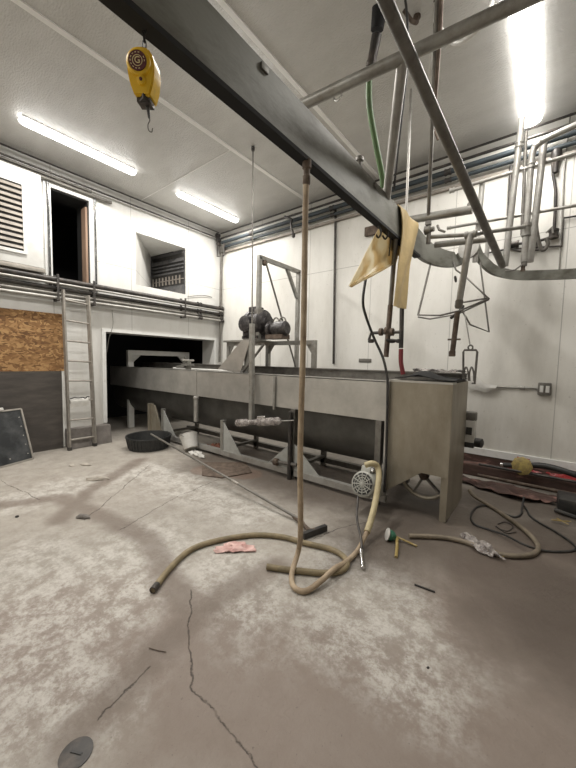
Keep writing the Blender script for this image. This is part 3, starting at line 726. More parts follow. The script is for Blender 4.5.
build(MB().box(gc+V(-.09, -.09, .15), gc+V(.07, .07, .235), .012), 'terminal_box', 'motor_dk', t)
build(MB().box(gc+V(-.13, -.17, -.20), gc+V(.02, .17, .10), .02).box(gc+V(-.16, -.19, -.06), gc+V(.05, .19, -.03), .005), 'gear_housing', 'motor_dk', t)
build(MB().box(gc+V(.08, -.15, .02), gc+V(.16, -.02, .19), .015), 'cover_plate', 'galv_dk', t)
g2 = gc+V(.25, 0, -.10)
build(MB().lathe(g2, (1, 0, 0), [(.06, 0), (.115, .01), (.115, .06), (.08, .07), (.08, .12), (.11, .13), (.105, .30), (.07, .33)], 18), 'drive_shaft', 'motor_dk', t)
build(MB().box(g2+V(.0, -.09, -.14), g2+V(.30, .09, -.08)), 'bearing_block', 'rust', t)
for dx in (.06, .18):
    build(MB().tube([g2+V(dx+.06*(1-math.cos(a)), 0, .08+math.sin(a)*.08) for a in [math.pi*k/8 for k in range(9)]], .011, 6), 'lifting_ring', 'galv_dk', t)

# scraper hung on a long rod in front of the tank
rt = pZ(253, 147, H-.01); rb = V(*pY(251.5, 424, TY-.10))
rb = V(rb.x, rb.y, rb.z)
t = thing('hanging_stunner', rb, 'square steel tube hung on a thin rod, wrapped grip at the bottom', 'tool')
mid = rt.lerp(rb, .64)
build(MB().tube([rt, mid], .0095, 8), 'rod', 'galv_dk', t)
build(MB().lathe(rt-V(0, 0, .05), (0, 0, 1), [(.02, 0), (.024, .02), (.024, .05)], 10), 'ceiling_hook', 'blackiron', t)
build(MB().bar(mid, rb, .055, .055, up=V(0, 1, 0)), 'square_tube', 'galv', t, smooth=False)
g0, g1 = pY(237, 423, TY-.11), pY(281, 421, TY-.11)
dd = (g1-g0).normalized(); ln_ = (g1-g0).length
build(MB().lathe(g0, dd, [(.03, 0), (.05, .01), (.052, ln_*.22), (.035, ln_*.30), (.035, ln_*.45), (.052, ln_*.52), (.05, ln_*.95), (.02, ln_)], 14), 'wrapped_grip', 'plastic', t, label='clear plastic wrapped grip')
build(MB().lathe(g0+dd*ln_*.5+V(0, -.0, .06), dd, [(.014, 0), (.02, .005), (.02, .13), (.014, .135)], 12), 'lever', 'chrome', t)
build(MB().tube([g1, g1+dd*.20], .008, 6), 'push_rod', 'galv', t)

# ================================================================== THE OVERHEAD RAIL
xb0, xb1, zb0, zb1 = -1.205, -1.155, 2.62, 2.885
t = thing('overhead_rail', (-1.18, 1, 2.62), 'heavy grey steel rail crossing overhead from the top left to the tank end', 'rail')
def rail(path, name, parent, wdt=.05, hgt=.265, m='beam', h1=None):
    h1 = hgt if h1 is None else h1
    path = spline([Vector(p) for p in path], 6) if len(path) > 2 else [Vector(p) for p in path]
    mb = MB(); rings = []
    for i, p in enumerate(path):
        tg = path[min(i+1, len(path)-1)]-path[max(i-1, 0)]; tg.normalize()
        h = tg.copy(); h.z = 0
        sd = V(tg.y, -tg.x, 0)
        if sd.length < 1e-3: sd = V(1, 0, 0)
        sd.normalize(); sd *= wdt/2
        upv = sd.normalized().cross(tg)*(-1); 
        if upv.z < 0: upv = -upv
        rings.append([mb.bm.verts.new(q) for q in (p-sd, p+sd, p+sd+upv*(hgt+(h1-hgt)*i/(len(path)-1)), p-sd+upv*(hgt+(h1-hgt)*i/(len(path)-1)))])
    for a, b in zip(rings, rings[1:]):
        for k in range(4): mb._f([a[k], a[(k+1) % 4], b[(k+1) % 4], b[k]])
    mb._f(rings[0]); mb._f(rings[-1][::-1])
    return build(mb, name, m, parent)
rail([(-1.18, FY+.05, zb0), (-1.18, 3.75, zb0)], 'rail_bar', t)
rail([(-1.18, 3.75, zb0), (-1.165, 3.98, zb0), (-1.11, 4.20, zb0), (-1.0, 4.36, zb0), (-.88, 4.40, zb0+.02), (-.80, 4.36, zb0+.10)], 'curved_end', t, .05, .265, h1=.13)
build(MB().lathe((-.79, 4.33, 2.80), (.3, 1, 0), [(.0, -.01), (.12, -.01), (.12, .02), (0, .02)], 18), 'end_disc', 'galv_lt', t)
# row of lugs and a welded clip on the rail
for y in (.42, 1.2, 2.5):
    build(MB().box((xb1, y, zb1-.05), (xb1+.012, y+.05, zb1-.02), .003), 'weld_lug', 'galv_dk', t)
build(MB().box((xb0-.012, FY+.05, zb0-.012), (xb1+.003, 3.75, zb0+.012)), 'running_edge', 'void', t, smooth=False, label='black running edge')  # near-black strip along the underside of the rail
for y in (.2, 2.3):
    build(MB().bar((-1.18, y-.9, H), (-1.18, y-.9, zb1-.02), .04, .04) if y < 1 else MB().lathe((-1.18, y, zb1), (0, 0, 1), [(.02, -.005), (.02, .05), (.03, .055), (.03, .08), (0, .085)], 10), 'hanger' if y < 1 else 'bolt', 'galv_dk', t)
# second rail going off to the right
ry = 4.62
r0, r1, r2, r3, r4 = pY(479, 262, ry-.15), pY(486, 270, ry-.1), pY(500, 277, ry), pY(530, 280, ry), pY(620, 275.5, ry)
r00 = pY(474, 250, ry-.25)
t2 = thing('overhead_rail', r3, 'grey steel rail curving off to the right along the back wall', 'rail')
rail([r00, r0, r1, r2, r3, r4, r4+V(1.2, 0, 0)], 'rail_bar', t2, .05, .10)
build(MB().bar(r4+V(.9, 0, .08), V(r4.x+.9, ry, H), .04, .04), 'hanger', 'galv_dk', t2)

# ================================================================== OVERHEAD PIPE FRAME
T = thing('overhead_pipework', (-.8, 2.07, 2.9), 'heavy galvanised pipe frame overhead, crossing above the rail', 'pipe frame')
A0, A1 = pZ(300, 106, 3.3), pZ(524, 0, 3.3); rA = .037
A0 = A0+(A0-A1).normalized()*.0; A2 = A1+(A1-A0).normalized()*.35
build(MB().lathe(A0, A2-A0, [(rA*.85, 0), (rA, .004), (rA, (A2-A0).length-.06), (rA*1.12, (A2-A0).length-.058), (rA*1.12, (A2-A0).length), (rA*.8, (A2-A0).length+.002)], 18), 'cross_pipe', 'galv', T)
Ct = A0.lerp(A2, 0); 
Cc = min([A0.lerp(A2, k/200) for k in range(201)], key=lambda p: abs((288+FPX*(p-CAM).dot(RT)/(p-CAM).dot(FW))-403))
cb = pX(387, 199, -1.175); cb = V(-1.18, cb.y, zb1-.01)
build(MB().tube([Cc, cb], .034, 14), 'strut_pipe', 'galv_lt', T)
B0, B1 = pD(383, -5, 1.62), pD(502.5, 266, 3.45)
B00 = B0+(B0-B1)*((H-B0.z)/(B0.z-B1.z))
build(MB().tube([B00, B1], .034, 16), 'diagonal_pipe', 'galv_dk', T)
lp = A0.lerp(A2, .18)-V(0, 0, rA)
build(MB().tube([lp+V(.03*math.cos(a), 0, -.012+.03*math.sin(a)) for a in [math.pi+math.pi*k/8 for k in range(9)]], .006, 6), 'hook_eye', 'chrome', T)

# pipework at the right, in one plane in front of the back wall
YP = 4.2
def P2(x, y, yy=YP): return pY(x, y, yy)
def ptube(name, pts, px, m, label, yy=YP, cat='pipe', smooth=0, group=None, n=10):
    p = [P2(a[0], a[1], a[2] if len(a) > 2 else yy) for a in pts]
    r = wid(px, p[len(p)//2])
    return build(MB().tube(p, r, n, smooth=smooth), name, m, None, label, cat, group), p, r
o, p, r = ptube('horizontal_pipe', [(452, 190.5), (640, 134)], 4.2, 'galv_lt', 'highest pale level pipe of the frame at the right', 4.3)
coupling(o, p[0], p[1]-p[0], r*1.5, .05, 'galv_lt')
o, p, r = ptube('horizontal_pipe', [(449, 228), (640, 194)], 3.6, 'galv', 'thin level pipe below the highest one at the right', 4.3)
coupling(o, p[0], p[1]-p[0], r*1.3, .04, 'galv')
# elbowed pipe
o, p, r = ptube('elbowed_pipe', [(640, 97), (575, 125.5), (548, 138), (538, 144), (533, 151), (531, 166), (527.5, 215), (524, 262)], 6, 'galv_lt', 'pipe with an elbow running in from the right and dropping to a valve', 4.1, smooth=3)
coupling(o, p[5], V(0, 0, 1), r*1.3, .05, 'galv_lt'); coupling(o, p[3], p[2]-p[4], r*1.25, .06, 'galv_lt', 'elbow')
coupling(o, P2(526.5, 230, 4.1), V(0, 0, 1), r*1.45, .12, 'galv')
coupling(o, P2(524.5, 258, 4.1), V(0, 0, 1), r*.9, .16, 'galv_dk', 'valve_body')
coupling(o, P2(523, 268, 4.1), V(0, 0, 1), r*.7, .06, 'rust', 'nozzle')
build(MB().tube([P2(523, 264, 4.08), P2(515, 270, 4.02), P2(505, 271, 4.0)], .008, 6), 'valve_handle', 'galv_dk', o)
o, p, r = ptube('upright_pipe', [(522, 118), (519, 145), (505, 266)], 6, 'galv_lt', 'pale upright pipe just below the wide ceiling light', 4.15)
coupling(o, p[1], p[1]-p[0], r*1.3, .05, 'galv_lt')
ptube('upright_pipe', [(526, 132, 4.3), (522, 235, 4.3)], 3.2, 'galv_dk', 'thin dull upright pipe behind the pale one below the wide light')
o, p, r = ptube('leaning_pipe', [(544, 138), (541, 170), (530, 262)], 6.5, 'galv_lt', 'pale leaning pipe crossing behind the elbowed pipe', 4.25)
o, p, r = ptube('upright_pipe', [(539.5, 180, 4.5), (536, 222, 4.5), (540, 246, 4.5), (544, 250, 4.5), (548, 244, 4.5), (546, 238, 4.5)], 3.6, 'galv_dk', 'dull pipe with a hooked lower end right of the leaning pipe', smooth=3)
o, p, r = ptube('upright_pipe', [(482.5, 182), (475, 262)], 5, 'galv_lt', 'pale upright pipe behind the diagonal pipe', 4.35)
o, p, r = ptube('upright_pipe', [(488, 240), (486, 262)], 4, 'galv_lt', 'short pale upright pipe ending at the right-hand rail', 4.6)
# thick stub bars over the rail
o, p, r = ptube('stub_bar', [(410, 220, 3.7), (472.5, 209.5, 3.7)], 8.4, 'galv', 'thick upper stub bar with a small knob on its end, right of the amber strap')
build(MB().lathe(p[1]+V(-.03, 0, r*.6), V(0, 0, 1), [(.022, 0), (.022, .035), (.012, .05)], 10), 'knob', 'galv_dk', o)
o, p, r = ptube('stub_bar', [(435, 245, 3.9), (490.5, 238.5, 3.9)], 6.6, 'galv', 'thick lower stub bar below the thin branched pipe')
# branched pipe with the drop pipe
t = thing('drop_pipe', P2(452, 357, 3.45), 'thin branched water pipe dropping over the end of the tank', 'pipe')
q0, q1, q2 = P2(431, 237, 3.45), P2(470.5, 234.5, 3.45), P2(524, 227, 4.06)
build(MB().tube([q0, q1], wid(4.2, q1), 10), 'branch_pipe', 'galv', t)
build(MB().tube([q1, q2], wid(4.0, q1), 10), 'branch_pipe', 'galv', t)
build(MB().lathe(q1-V(.05, 0, 0), (1, 0, 0), [(.02, 0), (.034, .004), (.034, .03), (.028, .035), (.028, .07), (.034, .075), (.034, .1), (.02, .104)], 12), 'tee_fitting', 'galv', t)
q3, q4, q5 = P2(459.5, 300, 3.45), P2(457.5, 312, 3.45), P2(452, 356, 3.45)
build(MB().tube([q1, q3], wid(6.5, q1), 12), 'upper_pipe', 'galv_lt', t)
build(MB().lathe(q3, q4-q3, [(wid(6.4, q3), 0), (wid(7.6, q3), .01), (wid(7.2, q3), .06), (wid(5, q3), .08)], 12), 'reducer', 'galv_dk', t)
build(MB().tube([q4, q5], wid(5, q4), 12), 'lower_pipe', 'rust', t, label='rust-brown lower length')
cpt = q4.lerp(q5, .62); build(MB().bar(cpt-V(.055, 0, .0), cpt+V(.055, 0, 0), .02, .016), 'clip', 'rust', t, smooth=False)
build(MB().lathe(q5+V(0, 0, .05), (0, 0, -1), [(.024, 0), (.03, .005), (.03, .05), (.022, .055)], 12), 'end_collar', 'rust', t)
# valve cluster under the rail near the amber strap
mb, dn = one('valve_cluster', 'galv_dk', 'small grimy valve cluster above the rail right of the amber strap', 'valve')
c = P2(429, 230, 3.65); mb.lathe(c-V(.05, 0, 0), (1, 0, 0), [(.02, 0), (.045, .01), (.045, .06), (.025, .07), (.025, .1)], 12); mb.tube([c, c+V(0, 0, -.14)], .022, 10); mb.tube([c+V(.08, 0, .03), c+V(.10, 0, -.02), c+V(.16, -.02, -.06)], .012, 8); mb.obox(c+V(-.01, 0, .07), (.05, .05, .04)); dn()

# dark pipework fixed on the back wall at the right
YB = B-.05
o, p, r = ptube('wall_pipe', [(553, 155), (553, 175), (555.5, 190), (554, 231), (549, 238), (531, 242), (508, 245)], 2.8, 'blackiron', 'dark pipe dropping down the back wall and turning left at a tap', YB, smooth=2)
build(MB().lathe(P2(556, 160, YB)+V(0, 0, .12), (0, 0, -1), [(.04, 0), (.05, .02), (.05, .10), (.03, .16), (.03, .26)], 12), 'coupling', 'blackiron', o)
coupling(o, P2(553.5, 234, YB), V(0, 0, 1), .05, .10); coupling(o, P2(533, 241.5, YB), V(1, 0, 0), .045, .10); coupling(o, P2(514, 244.5, YB), V(1, 0, 0), .045, .10)
build(MB().tube([P2(546, 233, YB-.05), P2(552, 227, YB-.06), P2(553, 233, YB-.06)], .012, 6), 'tap_handle', 'galv_lt', o)
o, p, r = ptube('wall_pipe', [(511, 165), (509, 205), (507, 248), (520, 251), (545, 249)], 2.6, 'blackiron', 'dark pipe with a corner on the back wall behind the pale upright pipes', YB)
o, p, r = ptube('wall_pipe', [(640, 206), (564, 218), (562, 246), (505, 249.5), (483, 254)], 2.0, 'blackiron', 'square-cornered thin dark conduit on the back wall at the right edge', YB+.02)
ptube('conduit', [(571, 110), (564, 172), (562, 222), (559, 270)], 1.3, 'galv', 'thin grey conduit running down the back wall near the right edge', YB+.03, 'conduit')
ptube('conduit', [(335.5, 209), (333.5, 364)], 2.3, 'blackiron', 'single dark conduit down the middle of the back wall', YB+.02, 'conduit')
o, p, r = ptube('corner_pipe', [(222.5, 248, 4.93), (221.5, 258, 4.93), (219.5, 362, 4.93)], 2.4, 'galv_dk', 'thin pipe running down the far corner of the room', cat='pipe')
# runs under the ceiling of the back wall
for z, r, m, lab, y in ((4.215, .014, 'blackiron', 'thin black conduit highest on the back wall', B-.14), (4.12, .018, 'blackiron', 'second thin black conduit below the ceiling of the back wall', B-.12), (4.035, .034, 'bluepipe', 'thick blue-grey pipe below the ceiling of the back wall', B-.10), (3.94, .026, 'bluepipe', 'dull pipe lowest of the high back wall runs', B-.07)):
    o = run('wall_pipe', [(L+.16, y, z), (RX-.02, y, z)], r, m, lab, group='pipes under the ceiling of the back wall')
    if r > .02:
        for xx in (-4.9, -3.0, -1.2, .2): coupling(o, (xx, y, z), (1, 0, 0), r*1.3, .08)
# junction of pipes in the corner
t = thing('pipe_junction', (L+.15, B-.15, 3.95), 'dark tangle of fittings in the far corner under the ceiling', 'pipe fittings')
for i, (dx, dz, r) in enumerate(((0, .13, .045), (.02, .03, .05), (.03, -.06, .04))):
    build(MB().lathe((L+.10+dx, B-.22, 4.05+dz), (0, 1, 0), [(r*.6, 0), (r, .01), (r, .09), (r*.6, .1)], 12), 'coupling', 'blackiron', t)
build(MB().tube([(L+.13, B-.2, 4.0), (L+.12, B-.2, 3.86), (L+.12, B-.2, 3.72), (L+.28, B-.15, 3.72), (L+.28, B-.15, 3.98)], .015, 8), 'bracket_loop', 'blackiron', t)
build(MB().box((L+.08, B-.12, 3.82), (L+.2, B-.02, 3.98), .01), 'junction_box', 'galv_dk', t)
# spray head bracket below the pipes
t = thing('pipe_hanger', P2(290, 232, B-.15), 'black hanger with a drop nozzle under the back wall pipes', 'bracket')
h0 = P2(289, 221, B-.2)
build(MB().tube([h0+V(-.10, 0, .10), h0+V(.0, -.02, .05), h0+V(.08, 0, 0)], .022, 8), 'arm', 'blackiron', t)
build(MB().tube([h0+V(.05, 0, 0), h0+V(.06, 0, -.14), h0+V(.12, 0, -.28)], .02, 8), 'drop', 'blackiron', t)
build(MB().lathe(h0+V(.11, 0, -.24), (0, 0, -1), [(.02, 0), (.032, .01), (.032, .06), (.015, .08)], 10), 'nozzle', 'blackiron', t)
# plates, boxes on the back wall
mb, dn = one('wall_vent_plate', 'galv_dk', 'small dark metal plate low on the back wall above the tank', 'plate'); c = pY(365, 360.5, B-.006); mb.box(c-V(.11, .006, .03), c+V(.11, .006, .03), .004); mb.box(c-V(.09, .009, .015), c+V(.09, .002, .015)); dn()
mb, dn = one('wall_box', 'rust', 'small brown box on the back wall behind the amber sheet', 'box'); c = pY(371, 231, B-.03); mb.box(c-V(.10, .03, .07), c+V(.10, .03, .07), .01); dn()
t = thing('wall_outlet', pY(544, 389, B), 'grey electrical outlet box at the end of a conduit on the back wall', 'outlet')
c = pY(544.5, 389, B-.03)
build(MB().box(c-V(.065, .03, .075), c+V(.065, .03, .075), .012), 'box', 'galv_dk', t)
for dx in (-.028, .028): build(MB().box(c+V(dx-.018, -.034, -.04), c+V(dx+.018, -.03, .04), .004), 'socket', 'whitep', t)
build(MB().tube([pY(476, 386, B-.02), pY(500, 387, B-.02), pY(541, 388.3, B-.02)], .014, 8), 'conduit', 'galv', t)
build(MB().lathe(pY(522, 387.8, B-.02)-V(.03, 0, 0), (1, 0, 0), [(.018, 0), (.024, .005), (.024, .055), (.018, .06)], 10), 'coupling', 'galv', t)
mb, dn = one('white_plastic_scrap', 'wplastic', 'limp white plastic scrap hanging on the conduit behind the tank end', 'plastic')
rows = [[pY(*a, B-.06) for a in ((466, 376), (476, 376), (484, 384), (497, 385.5))], [pY(*a, B-.08) for a in ((465, 382), (475, 384), (485, 388), (496, 388))], [pY(*a, B-.06) for a in ((466, 388), (477, 390), (486, 392.5), (492, 390))]]
mb.grid(rows, .006); dn()
# pale electric unit beside the tank end
t = thing('pump_unit', (-.5, 3.95, .5), 'small pale pump unit with a dark outlet behind the tank end', 'pump')
c0_ = pY(469, 432, 3.95)
w_ = wid(11, c0_)
build(MB().box(c0_+V(-.12, -.05, -.14), c0_+V(w_, .07, .18), .012), 'housing', 'wplastic', t)
build(MB().box(c0_+V(-.10, -.052, .12), c0_+V(w_*1.05, .072, .22), .02), 'cap', 'galv_dk', t)
build(MB().box(c0_+V(-.02, -.06, -.02), c0_+V(w_*.6, -.05, .06)), 'switch', 'black', t)
build(MB().box(c0_+V(-.1, -.055, -.16), c0_+V(w_*1.02, .07, -.10), .01), 'base', 'black', t)
build(MB().lathe(c0_+V(w_, 0, -.10), (1, -.2, 0), [(.03, 0), (.05, .01), (.05, .07), (.03, .08)], 12), 'outlet', 'black', t)
build(MB().box(c0_+V(-.12, -.03, -.46), c0_+V(-.06, .05, -.15)), 'mounting_bracket', 'galv_dk', t)

# ================================================================== RAIL HANGINGS
# yellow load balancer
bp_ = pX(143, 76, -1.18); t = thing('load_balancer', bp_, 'yellow spring load balancer hanging under the overhead rail', 'balancer')
vd = (CAM-bp_).normalized(); fx = V(0, 0, 1).cross(vd).normalized(); rotm = Matrix.Rotation(math.radians(-22), 3, 'Z')
n_ = (rotm @ V(vd.x, vd.y, -.10)).normalized(); u_ = V(0, 0, 1).cross(n_).normalized(); v_ = n_.cross(u_)
def lp2(a, b, c=0): return bp_+u_*a+v_*b+n_*c
k_ = (bp_-CAM).dot(FW)/FPX                              # metres in one pixel at this distance
out = [(0, 22), (8, 20.5), (12.5, 14), (13.5, 4), (11.5, -9), (7.5, -20), (-7.5, -20), (-11.5, -9), (-13.5, 4), (-12.5, 14), (-8, 20.5)]
mb = MB()
for s_, c_ in ((1.0, (-14, 6)),):
    poly = [lp2(a*k_, b*k_, -14*k_) for a, b in out]
    mb.prism(poly, n_*20*k_)
bmesh.ops.bevel(mb.bm, geom=mb.bm.edges[:], offset=.005, segments=2, affect='EDGES')
build(mb, 'casing', 'yellow', t)
hc = lp2(-1*k_, 7*k_, 6*k_)
d_ = build(MB().lathe(hc, n_, [(12*k_, 0), (11.5*k_, 2.5*k_), (9.5*k_, 3.5*k_), (9.2*k_, 3.0*k_), (0, 3.0*k_)], 26), 'spring_cover', 'yellow', t)
build(MB().lathe(hc, n_, [(8.6*k_, 3.0*k_), (8.6*k_, 3.9*k_), (0, 3.9*k_)], 26), 'label_disc', 'maroon', d_, label='round maroon label with a G')
ring = hc+n_*3.9*k_
build(MB().tube([ring+(u_*math.cos(a)+v_*math.sin(a))*4.6*k_ for a in [2*math.pi*i/24 for i in range(25)]], .35*k_, 6), 'ring_mark', 'cream', d_)
rot4 = Matrix((u_, v_, n_)).transposed().to_4x4()
text_part('G', 8*k_, Matrix.Translation(ring-bp_+n_*.0006) @ rot4, 'cream', d_)
for i in range(14):
    a = 2*math.pi*i/14
    if 3 <= i <= 11 or i < 2: build(MB().obox(ring+(u_*math.cos(a)+v_*math.sin(a))*6.8*k_, (.7*k_, 1.5*k_, .5*k_), (Matrix.Rotation(0, 3, 'Z') @ Matrix((u_, v_, n_)).transposed() @ Matrix.Rotation(a, 3, 'Z'))), 'print_mark', 'cream', d_, smooth=False)
build(MB().lathe(lp2(1*k_, -8*k_, 6*k_), n_, [(4.4*k_, 0), (4*k_, 2.5*k_), (2*k_, 3*k_), (0, 3*k_)], 14), 'adjuster', 'yellow', t)
build(MB().lathe(lp2(1*k_, -8*k_, 9*k_), n_, [(1.6*k_, 0), (1.6*k_, .6*k_), (0, .7*k_)], 10), 'adjuster_screw', 'maroon', t)
build(MB().box(lp2(-7*k_, -24*k_, 0)-V(.0, .0, 0), lp2(7*k_, -19*k_, 0)).obox(lp2(0, -21.5*k_, -4*k_), (13*k_, 13*k_, 5*k_), Matrix((u_, n_, v_)).transposed()), 'cable_guide', 'blackiron', t, smooth=False)
build(MB().tube([lp2(1*k_, -22*k_, -4*k_), lp2(2*k_, -28*k_, -4*k_), lp2(2.5*k_, -35*k_, -4*k_)], [2*k_, 1*k_], 8), 'cable_end', 'black', t)
build(MB().tube([lp2(2.5*k_, -34*k_, -4*k_), lp2(3*k_, -37*k_, -4*k_), lp2(1*k_, -41*k_, -4*k_), lp2(1.4*k_, -46*k_, -4*k_), lp2(4.5*k_, -47.5*k_, -4*k_), lp2(5.5*k_, -44*k_, -4*k_)], .55*k_, 6, smooth=4), 'hook', 'galv_dk', t)
# suspension chain up to the rail
topz = zb0-bp_.z
for i in range(4):
    zc = 21*k_+(topz-21*k_)*(i+.5)/4; hh = (topz-21*k_)/4*.68
    ax = u_ if i % 2 else n_
    build(MB().tube([bp_-n_*4*k_+V(0, 0, zc+.0)+ax*math.cos(a)*1.7*k_+V(0, 0, 1)*math.sin(a)*hh for a in [2*math.pi*j/14 for j in range(15)]], .7*k_, 6), 'chain_link', 'blackiron', t)

# amber sheet hung on hooks
t = thing('amber_plastic_sheet', pX(375, 250, -1.22), 'folded amber plastic sheet hooked under the rail', 'plastic sheet')
xs_ = -1.225
left = [(382, 222), (372, 240), (361, 262), (348.5, 286)]; rightp = [(401, 236), (400.5, 248), (396, 263), (351.5, 287.5)]
rows = []
for j in range(13):
    s_ = j/12*3; i = min(int(s_), 2); f_ = s_-i
    la = Vector((*left[i], 0)).lerp(Vector((*left[i+1], 0)), f_); ra = Vector((*rightp[i], 0)).lerp(Vector((*rightp[i+1], 0)), f_)
    row = []
    for q in range(11):
        pp = la.lerp(ra, q/10); sag = math.sin(q/10*math.pi)*6*math.sin(j/12*math.pi)
        row.append(pX(pp.x, pp.y+sag*.9, xs_-.05*math.sin(q/10*math.pi)+.012*math.sin(q*1.7+j*.6)))
    rows.append(row)
build(MB().grid(rows, .006), 'sheet', 'apron', t)
for a in ((377, 222), (384, 224)):
    p0 = pX(a[0], a[1]+2, -1.20); ztop = V(-1.18, p0.y, zb0)
    build(MB().tube([ztop, V(-1.19, p0.y, p0.z), V(-1.17, p0.y+.02, p0.z-.07), V(-1.20, p0.y+.04, p0.z-.10), V(-1.22, p0.y+.02, p0.z-.07)], .008, 6, smooth=4), 'hook', 'black', t)
for x0_, x1_ in ((391, 389), (396, 393), (399, 396)):
    p0, p1 = pX(x0_, 236, xs_+.03), pX(x1_, 256, xs_+.0); build(MB().tube([p0, p1], .006, 6), 'tie_cord', 'blackiron', t)
# amber strap over the rail
mb, dn = one('amber_strap', 'strap', 'long amber rubber strap slung over the rail near its curved end', 'strap')
lf = [(400, 207), (401, 226), (400.5, 250), (398, 275), (392.5, 306)]; rf_ = [(416.5, 223), (417, 230), (414, 250), (409, 272), (404.5, 309)]
yl = [pX(*a, -1.135) for a in lf]; yr = [pX(*a, -1.135) for a in rf_]
rows = []
z_top = zb1+.012
for zz, xx in ((2.52, -1.228), (2.7, -1.228), (z_top-.02, -1.226), (z_top, -1.205), (z_top+.002, -1.18), (z_top, -1.150)):
    rows.append([V(xx, yl[0].y+(yr[0].y-yl[0].y)*q/8, zz) for q in range(9)])
L5 = spline(yl, 5); R5 = spline(yr, 5)
for i, (a, b) in enumerate(zip(L5, R5)):
    rows.append([a.lerp(b, q/8)+V(.012*math.sin(q*.9+i*.35)+.006, 0, 0) for q in range(9)])
mb.grid(rows, .008); dn()

# rusty pipe with cross fittings, red hose
YR = 3.28
t = thing('hanging_pipe', P2(387, 355, YR), 'thin rusty pipe with cross fittings hanging below the rail', 'pipe')
a0_, a1_, a2_ = P2(396, 240, YR-.25), P2(390.5, 305, YR), P2(386, 357, YR)
a0_ = V(-1.18, YR-.2, zb0+.02)
build(MB().tube([a0_, a1_], .022, 10), 'upper_pipe', 'galv_dk', t)
build(MB().tube([a1_, a2_], .026, 10), 'lower_pipe', 'rust', t)
c1, c2 = P2(371, 333, YR), P2(402, 332, YR)
build(MB().tube([P2(369, 340, YR), c1, c2], .016, 8), 'cross_arm', 'blackiron', t)
for a in ((386.5, 331), (381, 332), (392, 332)): build(MB().lathe(P2(*a, YR)-V(.02, 0, 0), (1, 0, 0), [(.02, 0), (.04, .005), (.04, .035), (.02, .04)], 10), 'fitting', 'rust', t)
build(MB().tube([P2(386, 340, YR-.05), P2(402, 341, YR)], .014, 8), 'cross_arm', 'blackiron', t)
for a in ((392, 341), (399, 341), (371, 341)): build(MB().lathe(P2(*a, YR)-V(0, 0, .02), (0, 0, 1), [(.02, 0), (.032, .005), (.032, .035), (.02, .04)], 10), 'fitting', 'blackiron', t)
build(MB().tube([P2(402, 306, YR), P2(401.5, 330, YR), P2(401, 348, YR)], .022, 10), 'riser', 'blackiron', t)
build(MB().tube([P2(402, 308, YR), V(-1.17, YR, zb0)], .012, 8), 'hanger', 'blackiron', t)
mb, dn = one('red_hose', 'red', 'short dark red hose dropping from the cross fittings to the tank', 'hose')
e_ = P2(403, 378, YR+.0); e_.z = TT+.07
mb.tube([P2(401, 349, YR), P2(401, 362, YR), V(e_.x, e_.y, e_.z)], .022, 10, smooth=5); dn()
# black hose
mb, dn = one('black_hose', 'black', 'thin black hose looping from the amber sheet down the tank corner', 'hose')
yh = TY-.06
mb.tube([pX(370, 262, -1.34), pX(366, 278, -1.34), P2(363, 300, 2.75), P2(365.5, 315, 2.9), P2(374, 338, yh), P2(383, 358, yh), P2(387, 376, yh), P2(387.5, 385, yh), P2(387, 420, yh), P2(386, 460, yh), P2(384, 492, yh)], .0125, 8, smooth=5); dn()

# wire cage hanging from the rail end
t = thing('wire_hanger', P2(450, 310, 3.9), 'bent wire frame of triangles hanging below the curved rail end', 'wire frame')
wr = .0095
def wpoly(pts, r=wr, m='galv_dk', name='wire'):
    return build(MB().tube([pY(*p) for p in pts], r, 6), name, m, t)
wpoly([(431, 262, 4.1), (418, 315, 3.9)], .012); wpoly([(418, 315, 3.9), (440, 315.5, 3.6), (459, 311, 3.5), (489, 298.5, 3.9)])
wpoly([(418, 317, 3.9), (430, 319, 3.9), (458, 314, 4.0), (489, 299.5, 3.9)]); wpoly([(489, 299, 3.9), (466, 277, 3.9), (456, 270, 4.0), (453, 262, 4.1)])
wpoly([(459, 303, 3.9), (489, 298, 3.9)])
wpoly([(480, 262, 4.35), (489, 332, 4.2), (470, 324.5, 4.0), (463, 312, 3.9), (461, 303, 3.9)])
build(MB().lathe(P2(455, 276, 4.0), (.2, 0, -1), [(.008, 0), (.014, .01), (.014, .05), (.008, .07)], 8), 'swivel', 'blackiron', t)
build(MB().tube([P2(451, 318, 3.6), P2(460, 311, 3.55), P2(463, 306, 3.6)], .016, 8), 'tie', 'black', t)
# shackle
t = thing('shackle', P2(470, 384, 3.6), 'rectangular wire shackle hanging on a thin line above the tank end', 'shackle')
ys_ = 3.6
build(MB().tube([P2(464.5, 312, 3.85), P2(470, 345, ys_)], .006, 6), 'line', 'galv_dk', t)
cc = P2(470.5, 347.5, ys_); build(MB().tube([cc+V(.02*math.cos(a), 0, .022*math.sin(a)) for a in [2*math.pi*k/14 for k in range(15)]], .008, 6), 'ring', 'galv_dk', t)
build(MB().tube([P2(*a, ys_) for a in ((465.5, 380), (463.2, 381), (463.3, 352), (464.5, 350), (476, 350), (477.3, 352), (474.5, 384), (472, 383))], .0105, 8), 'frame', 'galv_dk', t)
for a in ((463.5, 468.5), (469, 474)):
    build(MB().tube([P2(a[0]+.8, 381, ys_), P2(a[0]+.6, 373, ys_), P2((a[0]+a[1])/2, 367, ys_), P2(a[1]-.4, 372, ys_), P2(a[1], 381, ys_)], .008, 6, smooth=4), 'prong', 'galv_dk', t)

